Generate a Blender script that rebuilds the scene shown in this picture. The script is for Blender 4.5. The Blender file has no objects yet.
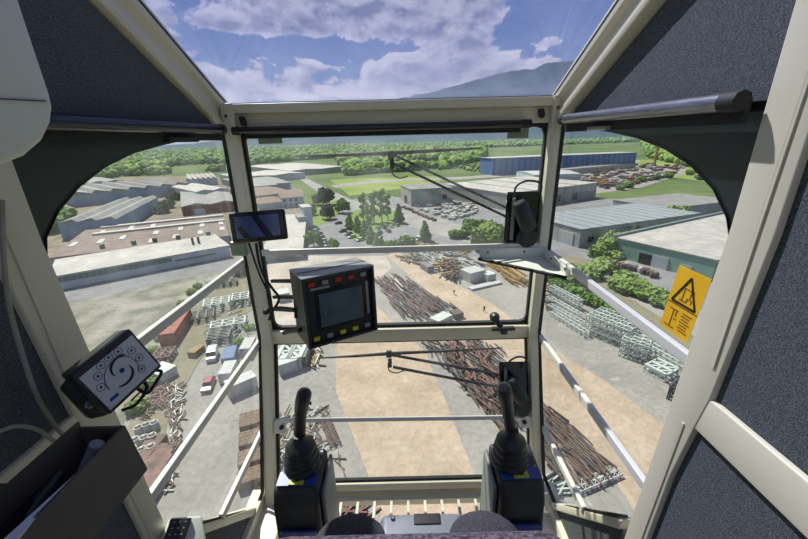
import bpy, bmesh, math, random
import numpy as np
from mathutils import Vector, Matrix, noise
random.seed(7); rng=np.random.default_rng(5)
SC=bpy.context.scene; COL=SC.collection
# ------------------------------------------------------------------ camera
F=362.; CX,CY=404.,269.5; PT=math.radians(19.7); RL=math.radians(1.4)
fw=Vector((0,math.cos(PT),-math.sin(PT))); up0=Vector((0,math.sin(PT),math.cos(PT))); rt0=Vector((1,0,0))
rt=rt0*math.cos(RL)-up0*math.sin(RL); up=rt0*math.sin(RL)+up0*math.cos(RL)
cd=bpy.data.cameras.new('camera'); cam=bpy.data.objects.new('camera',cd); COL.objects.link(cam)
cd.sensor_width=36; cd.lens=F/808*36; cd.clip_start=.02; cd.clip_end=30000
cam.matrix_world=Matrix(((rt.x,up.x,-fw.x,0),(rt.y,up.y,-fw.y,0),(rt.z,up.z,-fw.z,0),(0,0,0,1)))
SC.camera=cam
vs=SC.view_settings; vs.view_transform='Standard'; vs.look='None'; vs.gamma=1; vs.use_curve_mapping=False
vs.exposure=0.33
# ------------------------------------------------------------------ node helpers
def nn(nt,t,**k):
    n=nt.nodes.new(t)
    for a,b in k.items(): setattr(n,a,b)
    return n
def lk(nt,a,b): nt.links.new(a,b)
def mth(nt,op,a,b=None,clamp=False):
    n=nn(nt,'ShaderNodeMath',operation=op,use_clamp=clamp)
    for i,v in enumerate((a,b)):
        if v is None: continue
        if isinstance(v,(int,float)): n.inputs[i].default_value=v
        else: lk(nt,v,n.inputs[i])
    return n.outputs[0]
def mix(nt,f,a,b):
    n=nn(nt,'ShaderNodeMix',data_type='RGBA')
    for s,v in ((0,f),(6,a),(7,b)):
        if isinstance(v,(int,float)): n.inputs[s].default_value=v
        elif isinstance(v,tuple): n.inputs[s].default_value=(*v,1)[:4]
        else: lk(nt,v,n.inputs[s])
    return n.outputs[2]
def ramp(nt,f,stops,ease='LINEAR'):
    n=nn(nt,'ShaderNodeValToRGB'); n.color_ramp.interpolation=ease
    e=n.color_ramp.elements
    while len(e)<len(stops): e.new(.5)
    for i,(p,c) in enumerate(stops):
        e[i].position=p; e[i].color=(*c,1) if isinstance(c,tuple) else (c,c,c,1)
    lk(nt,f,n.inputs[0]); return n.outputs[0]
def s2l(c):
    return tuple((v/255/12.92 if v/255<=.04045 else ((v/255+.055)/1.055)**2.4) for v in c)
# ------------------------------------------------------------------ world: blue sky with banks of cumulus
W=bpy.data.worlds.new('sky'); SC.world=W; W.use_nodes=True; nt=W.node_tree; nt.nodes.clear()
tc=nn(nt,'ShaderNodeTexCoord'); sp=nn(nt,'ShaderNodeSeparateXYZ'); lk(nt,tc.outputs['Generated'],sp.inputs[0])
z=mth(nt,'MAXIMUM',sp.outputs[2],0.0)
zz=mth(nt,'ADD',z,.16)
def cloud(off,sc,det,rough,dist=0,st=(1,1,1.7)):
    mp=nn(nt,'ShaderNodeMapping'); mp.inputs['Location'].default_value=off; mp.inputs['Scale'].default_value=st; lk(nt,tc.outputs['Generated'],mp.inputs[0])
    n=nn(nt,'ShaderNodeTexNoise'); n.inputs['Scale'].default_value=sc; n.inputs['Detail'].default_value=det; n.inputs['Roughness'].default_value=rough; n.inputs['Distortion'].default_value=dist
    lk(nt,mp.outputs[0],n.inputs['Vector']); return n.outputs['Fac']
def puff(cx,cz,sx,sz,amp):   # a bank of cloud (or a clear gap) around one direction of the sky
    dx=mth(nt,'DIVIDE',mth(nt,'SUBTRACT',sp.outputs[0],cx),sx); dz=mth(nt,'DIVIDE',mth(nt,'SUBTRACT',sp.outputs[2],cz),sz)
    q=mth(nt,'ADD',mth(nt,'MULTIPLY',dx,dx),mth(nt,'MULTIPLY',dz,dz)); g=mth(nt,'POWER',2.718,mth(nt,'MULTIPLY',q,-1.))
    return mth(nt,'MULTIPLY',mth(nt,'MULTIPLY',g,amp),mth(nt,'GREATER_THAN',sp.outputs[1],0))
SKYO=(2.3,.4,1.7)
base=ramp(nt,z,[(0,s2l((190,206,230))),(.10,s2l((158,178,222))),(.22,s2l((118,142,204))),(.5,s2l((92,116,184))),(.9,s2l((72,96,160)))])
big=cloud(SKYO,8.5,10,.60,.25); off=cloud((SKYO[0]-.012,SKYO[1],SKYO[2]+.03),8.5,10,.60,.25)
bias=None
for q in ((-.1,.130,.42,.038,.20),(-.08,.275,.30,.045,.26),(.13,.20,.11,.05,.18),(-.24,.203,.20,.016,-.24),(-.30,.238,.16,.012,.16),(.42,.24,.20,.07,-.25),(.33,.196,.06,.014,.20),(.25,.155,.12,.02,.08)):
    g=puff(*q); bias=g if bias is None else mth(nt,'ADD',bias,g)
dens=mth(nt,'ADD',big,bias)
mask=ramp(nt,dens,[(.50,0.),(.555,1.)],'EASE')
shade=mth(nt,'ADD',mth(nt,'MULTIPLY',mth(nt,'SUBTRACT',off,big),5.5),.42,True)
thick=ramp(nt,mth(nt,'ADD',dens,mth(nt,'MULTIPLY',mth(nt,'SUBTRACT',z,.16),1.3)),[(.58,s2l((240,236,246))),(.67,s2l((192,192,222))),(.77,s2l((134,138,180))),(.88,s2l((112,116,158)))])
lit=mix(nt,shade,(1.35,1.3,1.36),s2l((138,142,186)))
cc=mix(nt,.5,thick,lit)
skyc=mix(nt,mth(nt,'MULTIPLY',mask,.93),base,cc)
bg=nn(nt,'ShaderNodeBackground'); bg.inputs[1].default_value=0.64; lk(nt,skyc,bg.inputs[0])
wo=nn(nt,'ShaderNodeOutputWorld'); lk(nt,bg.outputs[0],wo.inputs[0])
# ------------------------------------------------------------------ sun: ahead and to the left of the cab
SAZ,SEL=math.radians(-38),math.radians(53)
sd=Vector((math.sin(SAZ)*math.cos(SEL),math.cos(SAZ)*math.cos(SEL),math.sin(SEL)))
sl=bpy.data.lights.new('sun','SUN'); sl.energy=5.9; sl.angle=math.radians(.8); sl.color=(1,.96,.88)
so=bpy.data.objects.new('sun',sl); COL.objects.link(so); so.rotation_euler=sd.to_track_quat('Z','Y').to_euler()
# ------------------------------------------------------------------ measuring: pixel rays cut with real planes of the place
H=42.
def ray(x,y): return fw+rt*((x-CX)/F)-up*((y-CY)/F)
def cut(x,y,n,d):
    r=ray(x,y); n=Vector(n); return r*(d/r.dot(n))
def atx(x,y,X): return cut(x,y,(1,0,0),X)
def aty(x,y,Y): return cut(x,y,(0,1,0),Y)
def atd(x,y,D): return ray(x,y)*D
def G(x,y,h=0.): return cut(x,y,(0,0,1),-H+h)
def hgt(b,t):
    g=G(*b); r=ray(*t); k=math.hypot(g.x,g.y)/math.hypot(r.x,r.y); return max(1.,r.z*k+H)
# ------------------------------------------------------------------ materials
def mat(name,c,c2=None,rough=.6,metal=0.,scale=20.,bump=0.,bscale=None,contrast=(.35,.65),coord='Object',spec=.5,stretch=None,coat=0.,fine=0.):
    m=bpy.data.materials.new(name); m.use_nodes=True; nt=m.node_tree; b=nt.nodes['Principled BSDF']
    c=s2l(c); b.inputs['Roughness'].default_value=rough; b.inputs['Metallic'].default_value=metal
    b.inputs['Specular IOR Level'].default_value=spec; b.inputs['Coat Weight'].default_value=coat
    tc=nn(nt,'ShaderNodeTexCoord'); src=tc.outputs['Object']
    if coord=='World': src=nn(nt,'ShaderNodeNewGeometry').outputs['Position']
    if stretch:
        mp=nn(nt,'ShaderNodeMapping'); mp.inputs['Scale'].default_value=stretch; lk(nt,src,mp.inputs[0]); src=mp.outputs[0]
    n=nn(nt,'ShaderNodeTexNoise'); n.inputs['Scale'].default_value=scale; n.inputs['Detail'].default_value=5; lk(nt,src,n.inputs['Vector'])
    c2=s2l(c2) if c2 else tuple(v*.9 for v in c)
    rc=ramp(nt,n.outputs['Fac'],[(contrast[0],c),(contrast[1],c2)])
    if fine:
        for f_,lo,hi in ((fine,.80,1.16),(fine*.11,.9,1.07)):
            n3=nn(nt,'ShaderNodeTexNoise'); n3.inputs['Scale'].default_value=f_; n3.inputs['Detail'].default_value=8; n3.inputs['Roughness'].default_value=.7; lk(nt,src,n3.inputs['Vector'])
            vm=nn(nt,'ShaderNodeVectorMath',operation='SCALE'); lk(nt,rc,vm.inputs[0]); mr=nn(nt,'ShaderNodeMapRange'); lk(nt,n3.outputs['Fac'],mr.inputs[0])
            mr.inputs[1].default_value=.32; mr.inputs[2].default_value=.68; mr.inputs[3].default_value=lo; mr.inputs[4].default_value=hi; lk(nt,mr.outputs[0],vm.inputs['Scale']); rc=vm.outputs[0]
    lk(nt,rc,b.inputs['Base Color'])
    if bump:
        n2=nn(nt,'ShaderNodeTexNoise'); n2.inputs['Scale'].default_value=bscale or scale*4; n2.inputs['Detail'].default_value=3; lk(nt,src,n2.inputs['Vector'])
        bp=nn(nt,'ShaderNodeBump'); bp.inputs['Strength'].default_value=bump; bp.inputs['Distance'].default_value=.02 if coord=='World' else .002
        lk(nt,n2.outputs['Fac'],bp.inputs['Height']); lk(nt,bp.outputs[0],b.inputs['Normal'])
    return m
def glass(name,tint,gloss=1.0,rough=0.,veil=.03):
    m=bpy.data.materials.new(name); m.use_nodes=True; nt=m.node_tree; nt.nodes.clear()
    t=nn(nt,'ShaderNodeBsdfTransparent'); t.inputs[0].default_value=(*tint,1)
    g=nn(nt,'ShaderNodeBsdfGlossy'); g.inputs['Roughness'].default_value=rough
    fr=nn(nt,'ShaderNodeFresnel'); fr.inputs[0].default_value=1.4; bf=nn(nt,'ShaderNodeNewGeometry')
    mx=nn(nt,'ShaderNodeMixShader'); lk(nt,mth(nt,'MULTIPLY',mth(nt,'MULTIPLY',fr.outputs[0],gloss),mth(nt,'SUBTRACT',1.,bf.outputs['Backfacing']),True),mx.inputs[0]); lk(nt,t.outputs[0],mx.inputs[1]); lk(nt,g.outputs[0],mx.inputs[2])
    # translucent streaky veil added to the pane, lightens and softens the view outside
    tc=nn(nt,'ShaderNodeTexCoord'); mp=nn(nt,'ShaderNodeMapping'); mp.inputs['Scale'].default_value=(6,6,1.2); lk(nt,tc.outputs['Object'],mp.inputs[0])
    n=nn(nt,'ShaderNodeTexNoise'); n.inputs['Scale'].default_value=1.6; n.inputs['Detail'].default_value=6; lk(nt,mp.outputs[0],n.inputs['Vector'])
    tr=nn(nt,'ShaderNodeBsdfTranslucent'); tr.inputs[0].default_value=(.85,.9,.92,1); m2=nn(nt,'ShaderNodeMixShader')
    lk(nt,ramp(nt,n.outputs['Fac'],[(.4,veil*.5),(.7,veil*1.6)]),m2.inputs[0]); lk(nt,mx.outputs[0],m2.inputs[1]); lk(nt,tr.outputs[0],m2.inputs[2])
    o=nn(nt,'ShaderNodeOutputMaterial'); lk(nt,m2.outputs[0],o.inputs[0]); return m
def stripes(name,ca,cb,scale,axis=0,rough=.7,duty=.5,coord='Object',bump=0.):
    m=bpy.data.materials.new(name); m.use_nodes=True; nt=m.node_tree; b=nt.nodes['Principled BSDF']; b.inputs['Roughness'].default_value=rough
    tc=nn(nt,'ShaderNodeTexCoord'); sp=nn(nt,'ShaderNodeSeparateXYZ'); lk(nt,tc.outputs['Object'],sp.inputs[0])
    f=mth(nt,'FRACT',mth(nt,'MULTIPLY',sp.outputs[axis],scale))
    r=ramp(nt,f,[(0,s2l(ca)),(duty,s2l(cb))],'CONSTANT')
    n=nn(nt,'ShaderNodeTexNoise'); n.inputs['Scale'].default_value=.35; n.inputs['Detail'].default_value=6; lk(nt,tc.outputs['Object'],n.inputs['Vector'])
    lk(nt,mix(nt,mth(nt,'MULTIPLY',n.outputs['Fac'],.35),r,s2l([v*.72 for v in cb])),b.inputs['Base Color']); return m
M={}
M['cream']=mat('cream_paint',(209,204,181),(203,198,175),rough=.38,scale=3,bump=.05,bscale=300)
M['rail']=mat('white_paint',(208,207,198),(200,199,190),rough=.35,scale=4)
M['fabric']=mat('dark_blue_grey_felt',(101,106,110),(64,68,73),rough=.95,scale=420,bump=.9,bscale=520,contrast=(.38,.62),spec=.2)
M['black']=mat('black_plastic',(34,36,40),(28,30,33),rough=.45,scale=60,bump=.15,bscale=600)
M['blackgloss']=mat('black_gloss_paint',(20,21,24),(26,27,30),rough=.2,scale=6)
M['rubber']=mat('black_rubber',(24,25,27),(30,31,33),rough=.7,scale=60)
M['charcoal']=mat('charcoal_plastic',(50,50,50),(44,44,45),rough=.5,scale=30,bump=.2,bscale=900)
M['greyplastic']=mat('grey_plastic',(128,132,132),(120,124,124),rough=.45,scale=20)
M['whiteplastic']=mat('off_white_plastic',(210,214,202),(204,208,196),rough=.4,scale=3)
M['alu']=mat('brushed_aluminium',(150,152,158),(120,122,128),rough=.3,metal=.8,scale=30,stretch=(20,1,20))
M['tube']=mat('dark_anodised_tube',(58,60,70),(50,52,60),rough=.25,metal=.6,scale=30)
M['frit']=mat('black_green_glass_band',(28,36,36),(24,31,31),rough=.35,scale=4)
M['seatknit']=mat('purple_grey_knit',(104,95,104),(52,46,52),rough=.98,scale=170,bump=1.,bscale=260,contrast=(.4,.6))
M['seatmesh']=mat('black_seat_mesh',(82,80,84),(30,30,32),rough=.9,scale=520,bump=1.,bscale=700,contrast=(.42,.58))
M['yellow']=mat('warning_yellow',(236,186,22),(228,176,18),rough=.5,scale=8)
M['ink']=mat('black_ink',(30,22,14),(36,27,18),rough=.6,scale=20)
M['faintink']=mat('worn_brown_ink',(150,104,20),(132,90,18),rough=.6,scale=60)
M['blue']=mat('label_blue',(30,64,136),(26,56,124),rough=.4,scale=20)
M['ylabel']=mat('label_yellow_green',(184,186,50),(160,164,46),rough=.5,scale=60)
M['panelface']=mat('pale_blue_keypad_film',(200,204,202),(192,196,194),rough=.35,scale=8)
M['line']=mat('dark_blue_print',(60,82,112),(54,74,104),rough=.5,scale=20)
M['screen']=mat('lcd_glass',(92,108,112),(60,74,82),rough=.12,scale=12,contrast=(.3,.7))
M['navscreen']=mat('dark_navigation_screen',(84,98,140),(62,74,112),rough=.1,scale=9,contrast=(.3,.7))
M['navdark']=mat('dark_road_on_screen',(22,24,40),(26,28,46),rough=.15,scale=9)
M['bezel']=mat('black_bezel',(16,17,19),(20,21,24),rough=.25,scale=9)
M['red']=mat('red_button',(206,46,40),(190,38,34),rough=.45,scale=20)
M['ybtn']=mat('yellow_button',(222,206,40),(210,190,34),rough=.45,scale=20)
M['gbtn']=mat('grey_button',(150,156,160),(140,146,150),rough=.45,scale=20)
M['paper']=mat('white_paper',(205,212,222),(196,203,214),rough=.8,scale=20)
M['box']=mat('dark_document_box',(84,81,74),(72,69,63),rough=.6,scale=12,bump=.1,bscale=200)
M['cable']=mat('beige_cable',(150,148,136),(140,138,126),rough=.6,scale=20)
M['glass']=glass('window_glass',(.955,.975,.965),.75)
M['roofglass']=glass('tinted_roof_glass',(.80,.82,.92),.7,veil=.012)
M['lampglass']=mat('grey_lens',(140,150,130),(120,130,112),rough=.2,scale=20)
M['floorpaint']=mat('cream_floor_paint',(214,211,196),(204,200,184),rough=.5,scale=10)
# outside
def gm(n,a,b,s=.3,fine=1.1,**k): return mat(n,a,b,rough=.95,scale=s,coord='World',spec=.15,fine=fine,**k)
M['field']=gm(fine=.05,n='green_fields',a=(96,112,66),b=(76,98,54),s=.006,contrast=(.42,.58))
M['yard']=gm('pale_concrete_yard',(152,149,142),(130,128,122),.12,contrast=(.3,.7))
M['gravel']=gm('mottled_gravel',(148,144,133),(104,106,91),.16,contrast=(.38,.66))
M['sand']=gm('tan_sand_road',(176,160,140),(158,142,122),.2,contrast=(.3,.7))
M['palesand']=gm('pale_sand',(176,168,156),(160,150,138),.2)
M['asphalt']=gm('grey_asphalt',(134,134,134),(120,120,122),.2)
M['roadpale']=gm('pale_road',(150,148,143),(138,136,131),.1)
M['lawn']=gm('lawn',(120,142,72),(98,122,60),.08,contrast=(.35,.65))
M['meadow']=gm('yellow_green_meadow',(134,146,78),(112,132,66),.03,contrast=(.35,.65))
M['dirt']=gm('brown_dirt',(136,126,110),(108,100,88),.2,contrast=(.35,.65))
M['weeds']=gm('weedy_ground',(122,122,100),(130,122,104),.25,contrast=(.4,.6))
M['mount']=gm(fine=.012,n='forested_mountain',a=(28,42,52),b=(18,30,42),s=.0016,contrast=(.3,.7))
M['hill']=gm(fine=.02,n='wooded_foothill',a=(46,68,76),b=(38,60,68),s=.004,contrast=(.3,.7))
def leaf(n,a,b): 
    m=mat(n,a,b,rough=.9,scale=.9,coord='World',contrast=(.35,.65),bump=0,spec=.2,fine=2.2); return m
M['leaf']=leaf('mid_green_leaves',(104,134,64),(66,96,42)); M['leafpale']=leaf('pale_green_leaves',(134,154,88),(94,120,58))
M['leafdark']=leaf('dark_green_leaves',(55,77,45),(37,55,32)); M['leafpurple']=leaf('purple_leaves',(81,64,72),(59,45,54))
M['bark']=mat('bark',(74,62,50),(55,47,39),rough=.9,scale=4)
M['wood_forest']=mat('forest_leaves',(140,164,88),(76,106,56),rough=.95,scale=.05,coord='World',contrast=(.36,.62),spec=.1)
M['whitewall']=mat('white_wall',(186,194,198),(172,181,186),rough=.8,scale=.3); M['greywall']=mat('grey_wall',(156,158,152),(142,145,140),rough=.8,scale=.3)
M['bluewall']=mat('pale_blue_wall',(124,150,168),(112,138,156),rough=.7,scale=.3); M['deepblue']=stripes('blue_cladding',(62,98,150),(84,120,168),.12,0)
M['greenwall']=mat('green_cladding',(128,162,142),(120,152,134),rough=.7,scale=.3); M['brick']=mat('red_brick',(126,71,59),(106,59,49),rough=.9,scale=.6)
M['teal']=stripes('teal_glazing',(59,87,82),(87,113,104),.6,0,.3,.3); M['paleroof']=mat('pale_roof',(173,170,163),(156,154,148),rough=.8,scale=.15,fine=.5)
M['brownroof']=mat('brown_roof',(124,108,97),(102,89,82),rough=.85,scale=.2,fine=.5); M['ribroof']=stripes('grey_ribbed_roof',(108,114,118),(146,152,155),.16,1,.6,.22)
M['greyroof']=mat('grey_roof',(134,134,131),(116,116,114),rough=.8,scale=.2,fine=.5); M['sky_light']=mat('roof_light_panel',(180,178,168),(168,166,158),rough=.4,scale=1)
M['tile']=mat('tiled_roof',(126,108,94),(104,89,79),rough=.9,scale=.8); M['darkdoor']=mat('dark_opening',(25,27,29),(20,22,24),rough=.7,scale=1)
M['whitedoor']=stripes('white_shutter',(160,166,168),(173,178,180),1.5,2,.5,.2); M['parapet']=mat('grey_green_parapet',(108,123,119),(97,113,109),rough=.7,scale=.5)
M['rust']=mat('rusted_steel',(112,88,76),(74,60,54),rough=.8,scale=.9,coord='World',fine=1.5); M['rustred']=mat('red_oxide_steel',(122,84,74),(90,64,56),rough=.75,scale=.9,coord='World',fine=1.5)
M['galv']=mat('galvanised_lattice',(190,198,190),(168,176,168),rough=.6,scale=2); M['darksteel']=mat('dark_grey_steel',(82,84,84),(56,60,62),rough=.6,scale=2)
M['ochre']=mat('yellow_ochre_steel',(160,128,60),(134,104,49),rough=.7,scale=1); M['orange']=mat('orange_red_container',(156,81,55),(139,69,47),rough=.7,scale=.8)
M['timber']=mat('brown_timber',(124,104,84),(96,78,62),rough=.85,scale=2,stretch=(1,1,5)); M['whitesteel']=mat('white_sheet',(180,181,178),(165,166,163),rough=.6,scale=1)
M['carred']=mat('rose_red_car_paint',(148,55,69),(141,50,64),rough=.3,scale=1,coat=.5); M['carwhite']=mat('white_car_paint',(185,186,188),(178,180,181),rough=.3,scale=1,coat=.5)
M['carsilver']=mat('silver_car_paint',(126,131,138),(119,124,131),rough=.3,metal=.3,scale=1); M['carblue']=mat('blue_car_paint',(45,60,92),(42,55,86),rough=.3,scale=1,coat=.5)
M['cardark']=mat('dark_car_paint',(42,45,50),(39,42,47),rough=.3,scale=1,coat=.5); M['carglass']=mat('car_glass',(34,42,49),(30,39,45),rough=.15,scale=1); M['tyre']=mat('tyre',(25,25,25),(30,30,30),rough=.9,scale=5)
M['bag']=mat('white_sacks',(173,173,166),(151,151,144),rough=.85,scale=1); M['tarpblue']=mat('blue_sheet',(60,101,141),(52,91,129),rough=.6,scale=1)
M['skin']=mat('skin',(160,126,106),(155,121,101),rough=.6,scale=20); M['jean']=mat('dark_blue_work_clothes',(47,54,71),(40,45,60),rough=.9,scale=20)
# ------------------------------------------------------------------ mesh builder
class MB:
    def __init__(s): s.v=[]; s.f=[]; s.sm=[]
    def add(s,vs,fs,smooth=False):
        o=len(s.v); s.v+= [tuple(v) for v in vs]; s.f+=[tuple(i+o for i in f) for f in fs]; s.sm+=[smooth]*len(fs); return s
    def box(s,c,d,R=None):
        c=Vector(c); h=[x/2 for x in d]; vs=[]
        for i in (-1,1):
            for j in (-1,1):
                for k in (-1,1):
                    p=Vector((i*h[0],j*h[1],k*h[2])); vs.append(c+(R@p if R else p))
        return s.add(vs,[(0,1,3,2),(4,6,7,5),(0,4,5,1),(2,3,7,6),(0,2,6,4),(1,5,7,3)])
    def bb(s,a,b): return s.box([(p+q)/2 for p,q in zip(a,b)],[abs(q-p) for p,q in zip(a,b)])
    def bar(s,a,b,w,h,upv=(0,0,1)):
        a=Vector(a);b=Vector(b);d=(b-a); L=d.length; d.normalize(); u=Vector(upv)
        if abs(u.dot(d))>.98: u=Vector((1,0,0))
        x=d.cross(u).normalized(); u=x.cross(d).normalized()
        R=Matrix((x,d,u)).transposed(); return s.box((a+b)/2,(w,L,h),R)
    def tube(s,pts,r,n=10,caps=True):
        pts=[Vector(p) for p in pts]
        if len(pts)>=4 and not isinstance(r,(list,tuple)):   # round the corners of a bent hose
            q=[pts[0]*2-pts[1]]+pts+[pts[-1]*2-pts[-2]]; out=[]
            for i in range(1,len(q)-2):
                for k in range(6):
                    t_=k/6; a_,b_,c_,d_=q[i-1],q[i],q[i+1],q[i+2]
                    out.append(.5*((2*b_)+(c_-a_)*t_+(2*a_-5*b_+4*c_-d_)*t_*t_+(3*b_-a_-3*c_+d_)*t_**3))
            pts=out+[pts[-1]]
        rs=r if isinstance(r,(list,tuple)) else [r]*len(pts); vs=[]; fs=[]
        d0=(pts[1]-pts[0]).normalized(); u=Vector((0,0,1)) if abs(d0.z)<.9 else Vector((1,0,0)); x=d0.cross(u).normalized()
        for i,p in enumerate(pts):
            d=(pts[min(i+1,len(pts)-1)]-pts[max(i-1,0)]).normalized(); x=(x-d*x.dot(d)).normalized(); y=d.cross(x)
            for k in range(n):
                a=2*math.pi*k/n; vs.append(p+(x*math.cos(a)+y*math.sin(a))*rs[i])
        for i in range(len(pts)-1):
            for k in range(n): fs.append((i*n+k,i*n+(k+1)%n,(i+1)*n+(k+1)%n,(i+1)*n+k))
        s.add(vs,fs,True)
        if caps: s.add(vs[:n],[tuple(range(n))[::-1]]); s.add(vs[-n:],[tuple(range(n))])
        return s
    def prism(s,pts,ext):
        pts=[Vector(p) for p in pts]; e=Vector(ext); n=len(pts)
        fs=[tuple(range(n)),tuple(range(2*n-1,n-1,-1))]+[(i,i+n,(i+1)%n+n,(i+1)%n) for i in range(n)]
        return s.add(pts+[p+e for p in pts],fs)
    def lathe(s,c,prof,axis=(0,0,1),n=20):
        c=Vector(c); a=Vector(axis).normalized(); u=Vector((1,0,0)) if abs(a.x)<.9 else Vector((0,1,0)); x=a.cross(u).normalized(); y=a.cross(x); vs=[];fs=[]
        for r,h in prof:
            for k in range(n):
                t=2*math.pi*k/n; vs.append(c+a*h+(x*math.cos(t)+y*math.sin(t))*r)
        for i in range(len(prof)-1):
            for k in range(n): fs.append((i*n+k,i*n+(k+1)%n,(i+1)*n+(k+1)%n,(i+1)*n+k))
        s.add(vs,fs,True); s.add(vs[:n],[tuple(range(n))]); s.add(vs[-n:],[tuple(range(n))]); return s
    def build(s,name,m,parent=None,bevel=0.,seg=2,sub=0,label=None,stuff=False):
        me=bpy.data.meshes.new(name); off=Vector((0,0,0))
        if parent: off=wl(parent)
        me.from_pydata([Vector(v)-off for v in s.v],[],s.f)
        me.polygons.foreach_set('use_smooth',s.sm)
        bm=bmesh.new(); bm.from_mesh(me); bmesh.ops.recalc_face_normals(bm,faces=bm.faces); bm.to_mesh(me); bm.free()
        me.materials.append(M[m] if isinstance(m,str) else m); o=bpy.data.objects.new(name,me); COL.objects.link(o)
        if parent: o.parent=parent
        if bevel:
            b=o.modifiers.new('bevel','BEVEL'); b.width=bevel; b.segments=seg; b.limit_method='ANGLE'; b.angle_limit=.6
            if seg>2:
                for p in me.polygons: p.use_smooth=True
        if sub: 
            q=o.modifiers.new('sub','SUBSURF'); q.levels=q.render_levels=sub
            for p in me.polygons: p.use_smooth=True
        if label: o['label']=label
        if stuff: o['kind']='stuff'
        return o
def wl(o):
    v=Vector(o.location)
    while o.parent: o=o.parent; v=v+Vector(o.location)
    return v
def thing(name,label,cat,loc=(0,0,0),group=None,rz=0):
    o=bpy.data.objects.new(name,None); COL.objects.link(o); o.location=loc; o.rotation_euler=(0,0,rz); o.empty_display_size=.1
    return tag(o,label,cat,group)
def tag(o,label,cat,group=None,kind=None):
    o['label']=label; o['category']=cat
    if group: o['group']=group
    if kind: o['kind']=kind
    return o
def struct(o,label=None):
    o['kind']='structure'
    if label: o['label']=label
    return o
def kids(o): return [c for c in COL.objects if c.parent==o]
CH={}
def dup(root,loc,rz=0,scale=None,label=None,group=None,mats=None):
    if root.name not in CH: CH[root.name]=[(c,kids(c)) for c in kids(root)]
    r=root.copy(); COL.objects.link(r); r.location=loc; r.rotation_euler=(0,0,rz)
    if scale: r.scale=scale if isinstance(scale,(tuple,list)) else (scale,)*3
    if label: r['label']=label
    if group: r['group']=group
    for c,g in CH[root.name]:
        d=c.copy(); COL.objects.link(d); d.parent=r
        if mats and c.name.split('.')[0] in mats:
            d.data=d.data.copy(); d.data.materials[0]=M[mats[c.name.split('.')[0]]]
        for e in g:
            q=e.copy(); COL.objects.link(q); q.parent=d
    return r
HAZE=.000072
# ================================================================== LAND
def poly(name,pts,m,z,px=True):
    P=[G(*p) if px else Vector((p[0],p[1],-H)) for p in pts]
    mb=MB(); mb.prism([(p.x,p.y,-H+z) for p in P],(0,0,-.5-z)); return struct(mb.build(name,m))
poly('ground',[(-9000,-500),(9000,-500),(9000,9500),(-9000,9500)],'field',0,False)
poly('near_yard',[(-80,-90),(80,-90),(80,42),(-80,42)],'palesand',.03,False)
poly('works_ground',[(-60,300),(-60,190),(80,178),(190,176),(262,180),(303,190),(303,262),(262,262),(190,277),(60,306)],'dirt',.04)
poly('hall_forecourt',[(20,312),(58,286),(190,262),(262,255),(262,268),(190,277),(60,306)],'asphalt',.09)
poly('centre_ground',[(380,206),(391,196),(411,200),(560,196),(640,200),(720,215),(760,260),(760,372),(640,300),(560,262)],'asphalt',.05)
poly('concrete_yard',[(-250,420),(60,303),(190,274),(300,262),(310,251),(400,250),(520,251),(600,300),(700,372),(900,470),(1300,700),(404,760),(-500,700)],'yard',.06)
poly('gravel_field',[(-250,425),(60,306),(190,277),(240,268),(205,300),(160,352),(135,400),(60,560),(-300,560)],'gravel',.12)
poly('sand_road',[(386,256),(397,252),(440,276),(491,303),(545,345),(600,378),(680,438),(780,530),(900,620),(700,640),(650,539),(610,472),(540,400),(470,328)],'sand',.12)
poly('sand_yard',[(335,348),(372,300),(392,322),(425,352),(445,400),(470,464),(510,560),(520,640),(400,640),(388,539),(368,475),(336,392)],'sand',.12)
poly('loading_yard',[(290,256),(386,256),(392,268),(372,286),(372,330),(330,345),(268,330),(268,262)],'palesand',.1)
poly('car_park',[(308,262),(302,226),(338,208),(356,198),(372,201),(400,204),(440,216),(500,236),(545,248),(560,262),(400,254)],'asphalt',.08)
poly('access_road',[(296,177),(306,178),(330,190),(352,200),(420,214),(500,236),(548,250),(520,256),(440,236),(370,216),(335,205),(318,192)],'roadpale',.14)
poly('cross_road',[(330,186),(365,181),(400,179),(460,177),(530,172),(640,160),(640,162),(530,175),(460,179.5),(400,181.5),(366,184),(336,188)],'roadpale',.15)
poly('lawn',[(305,233),(303,218),(315,210),(335,200),(343,205),(340,214),(318,227)],'lawn',.16)
poly('parking_island',[(352,212),(372,205),(400,213),(404,226),(372,231),(372,243),(352,240)],'lawn',.16)
poly('meadow',[(330,180),(366,178),(440,176),(440,184),(390,190),(350,196)],'meadow',.1)
poly('weed_verge',[(545,252),(600,262),(640,290),(700,345),(760,400),(700,372),(610,304),(548,282),(520,262)],'weeds',.13)
poly('side_road',[(590,258),(625,272),(680,300),(760,340),(760,372),(680,330),(640,305),(600,280)],'roadpale',.17)
poly('left_weeds',[(205,300),(240,268),(262,266),(262,300),(200,360),(168,420),(150,520),(100,560),(135,400),(160,352)],'weeds',.16)
poly('right_meadow',[(600,176),(680,178),(760,190),(760,172),(690,160),(640,160)],'meadow',.1)
poly('scrapyard_ground',[(560,180),(600,168),(680,164),(690,172),(640,188),(580,196)],'yard',.14)
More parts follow.
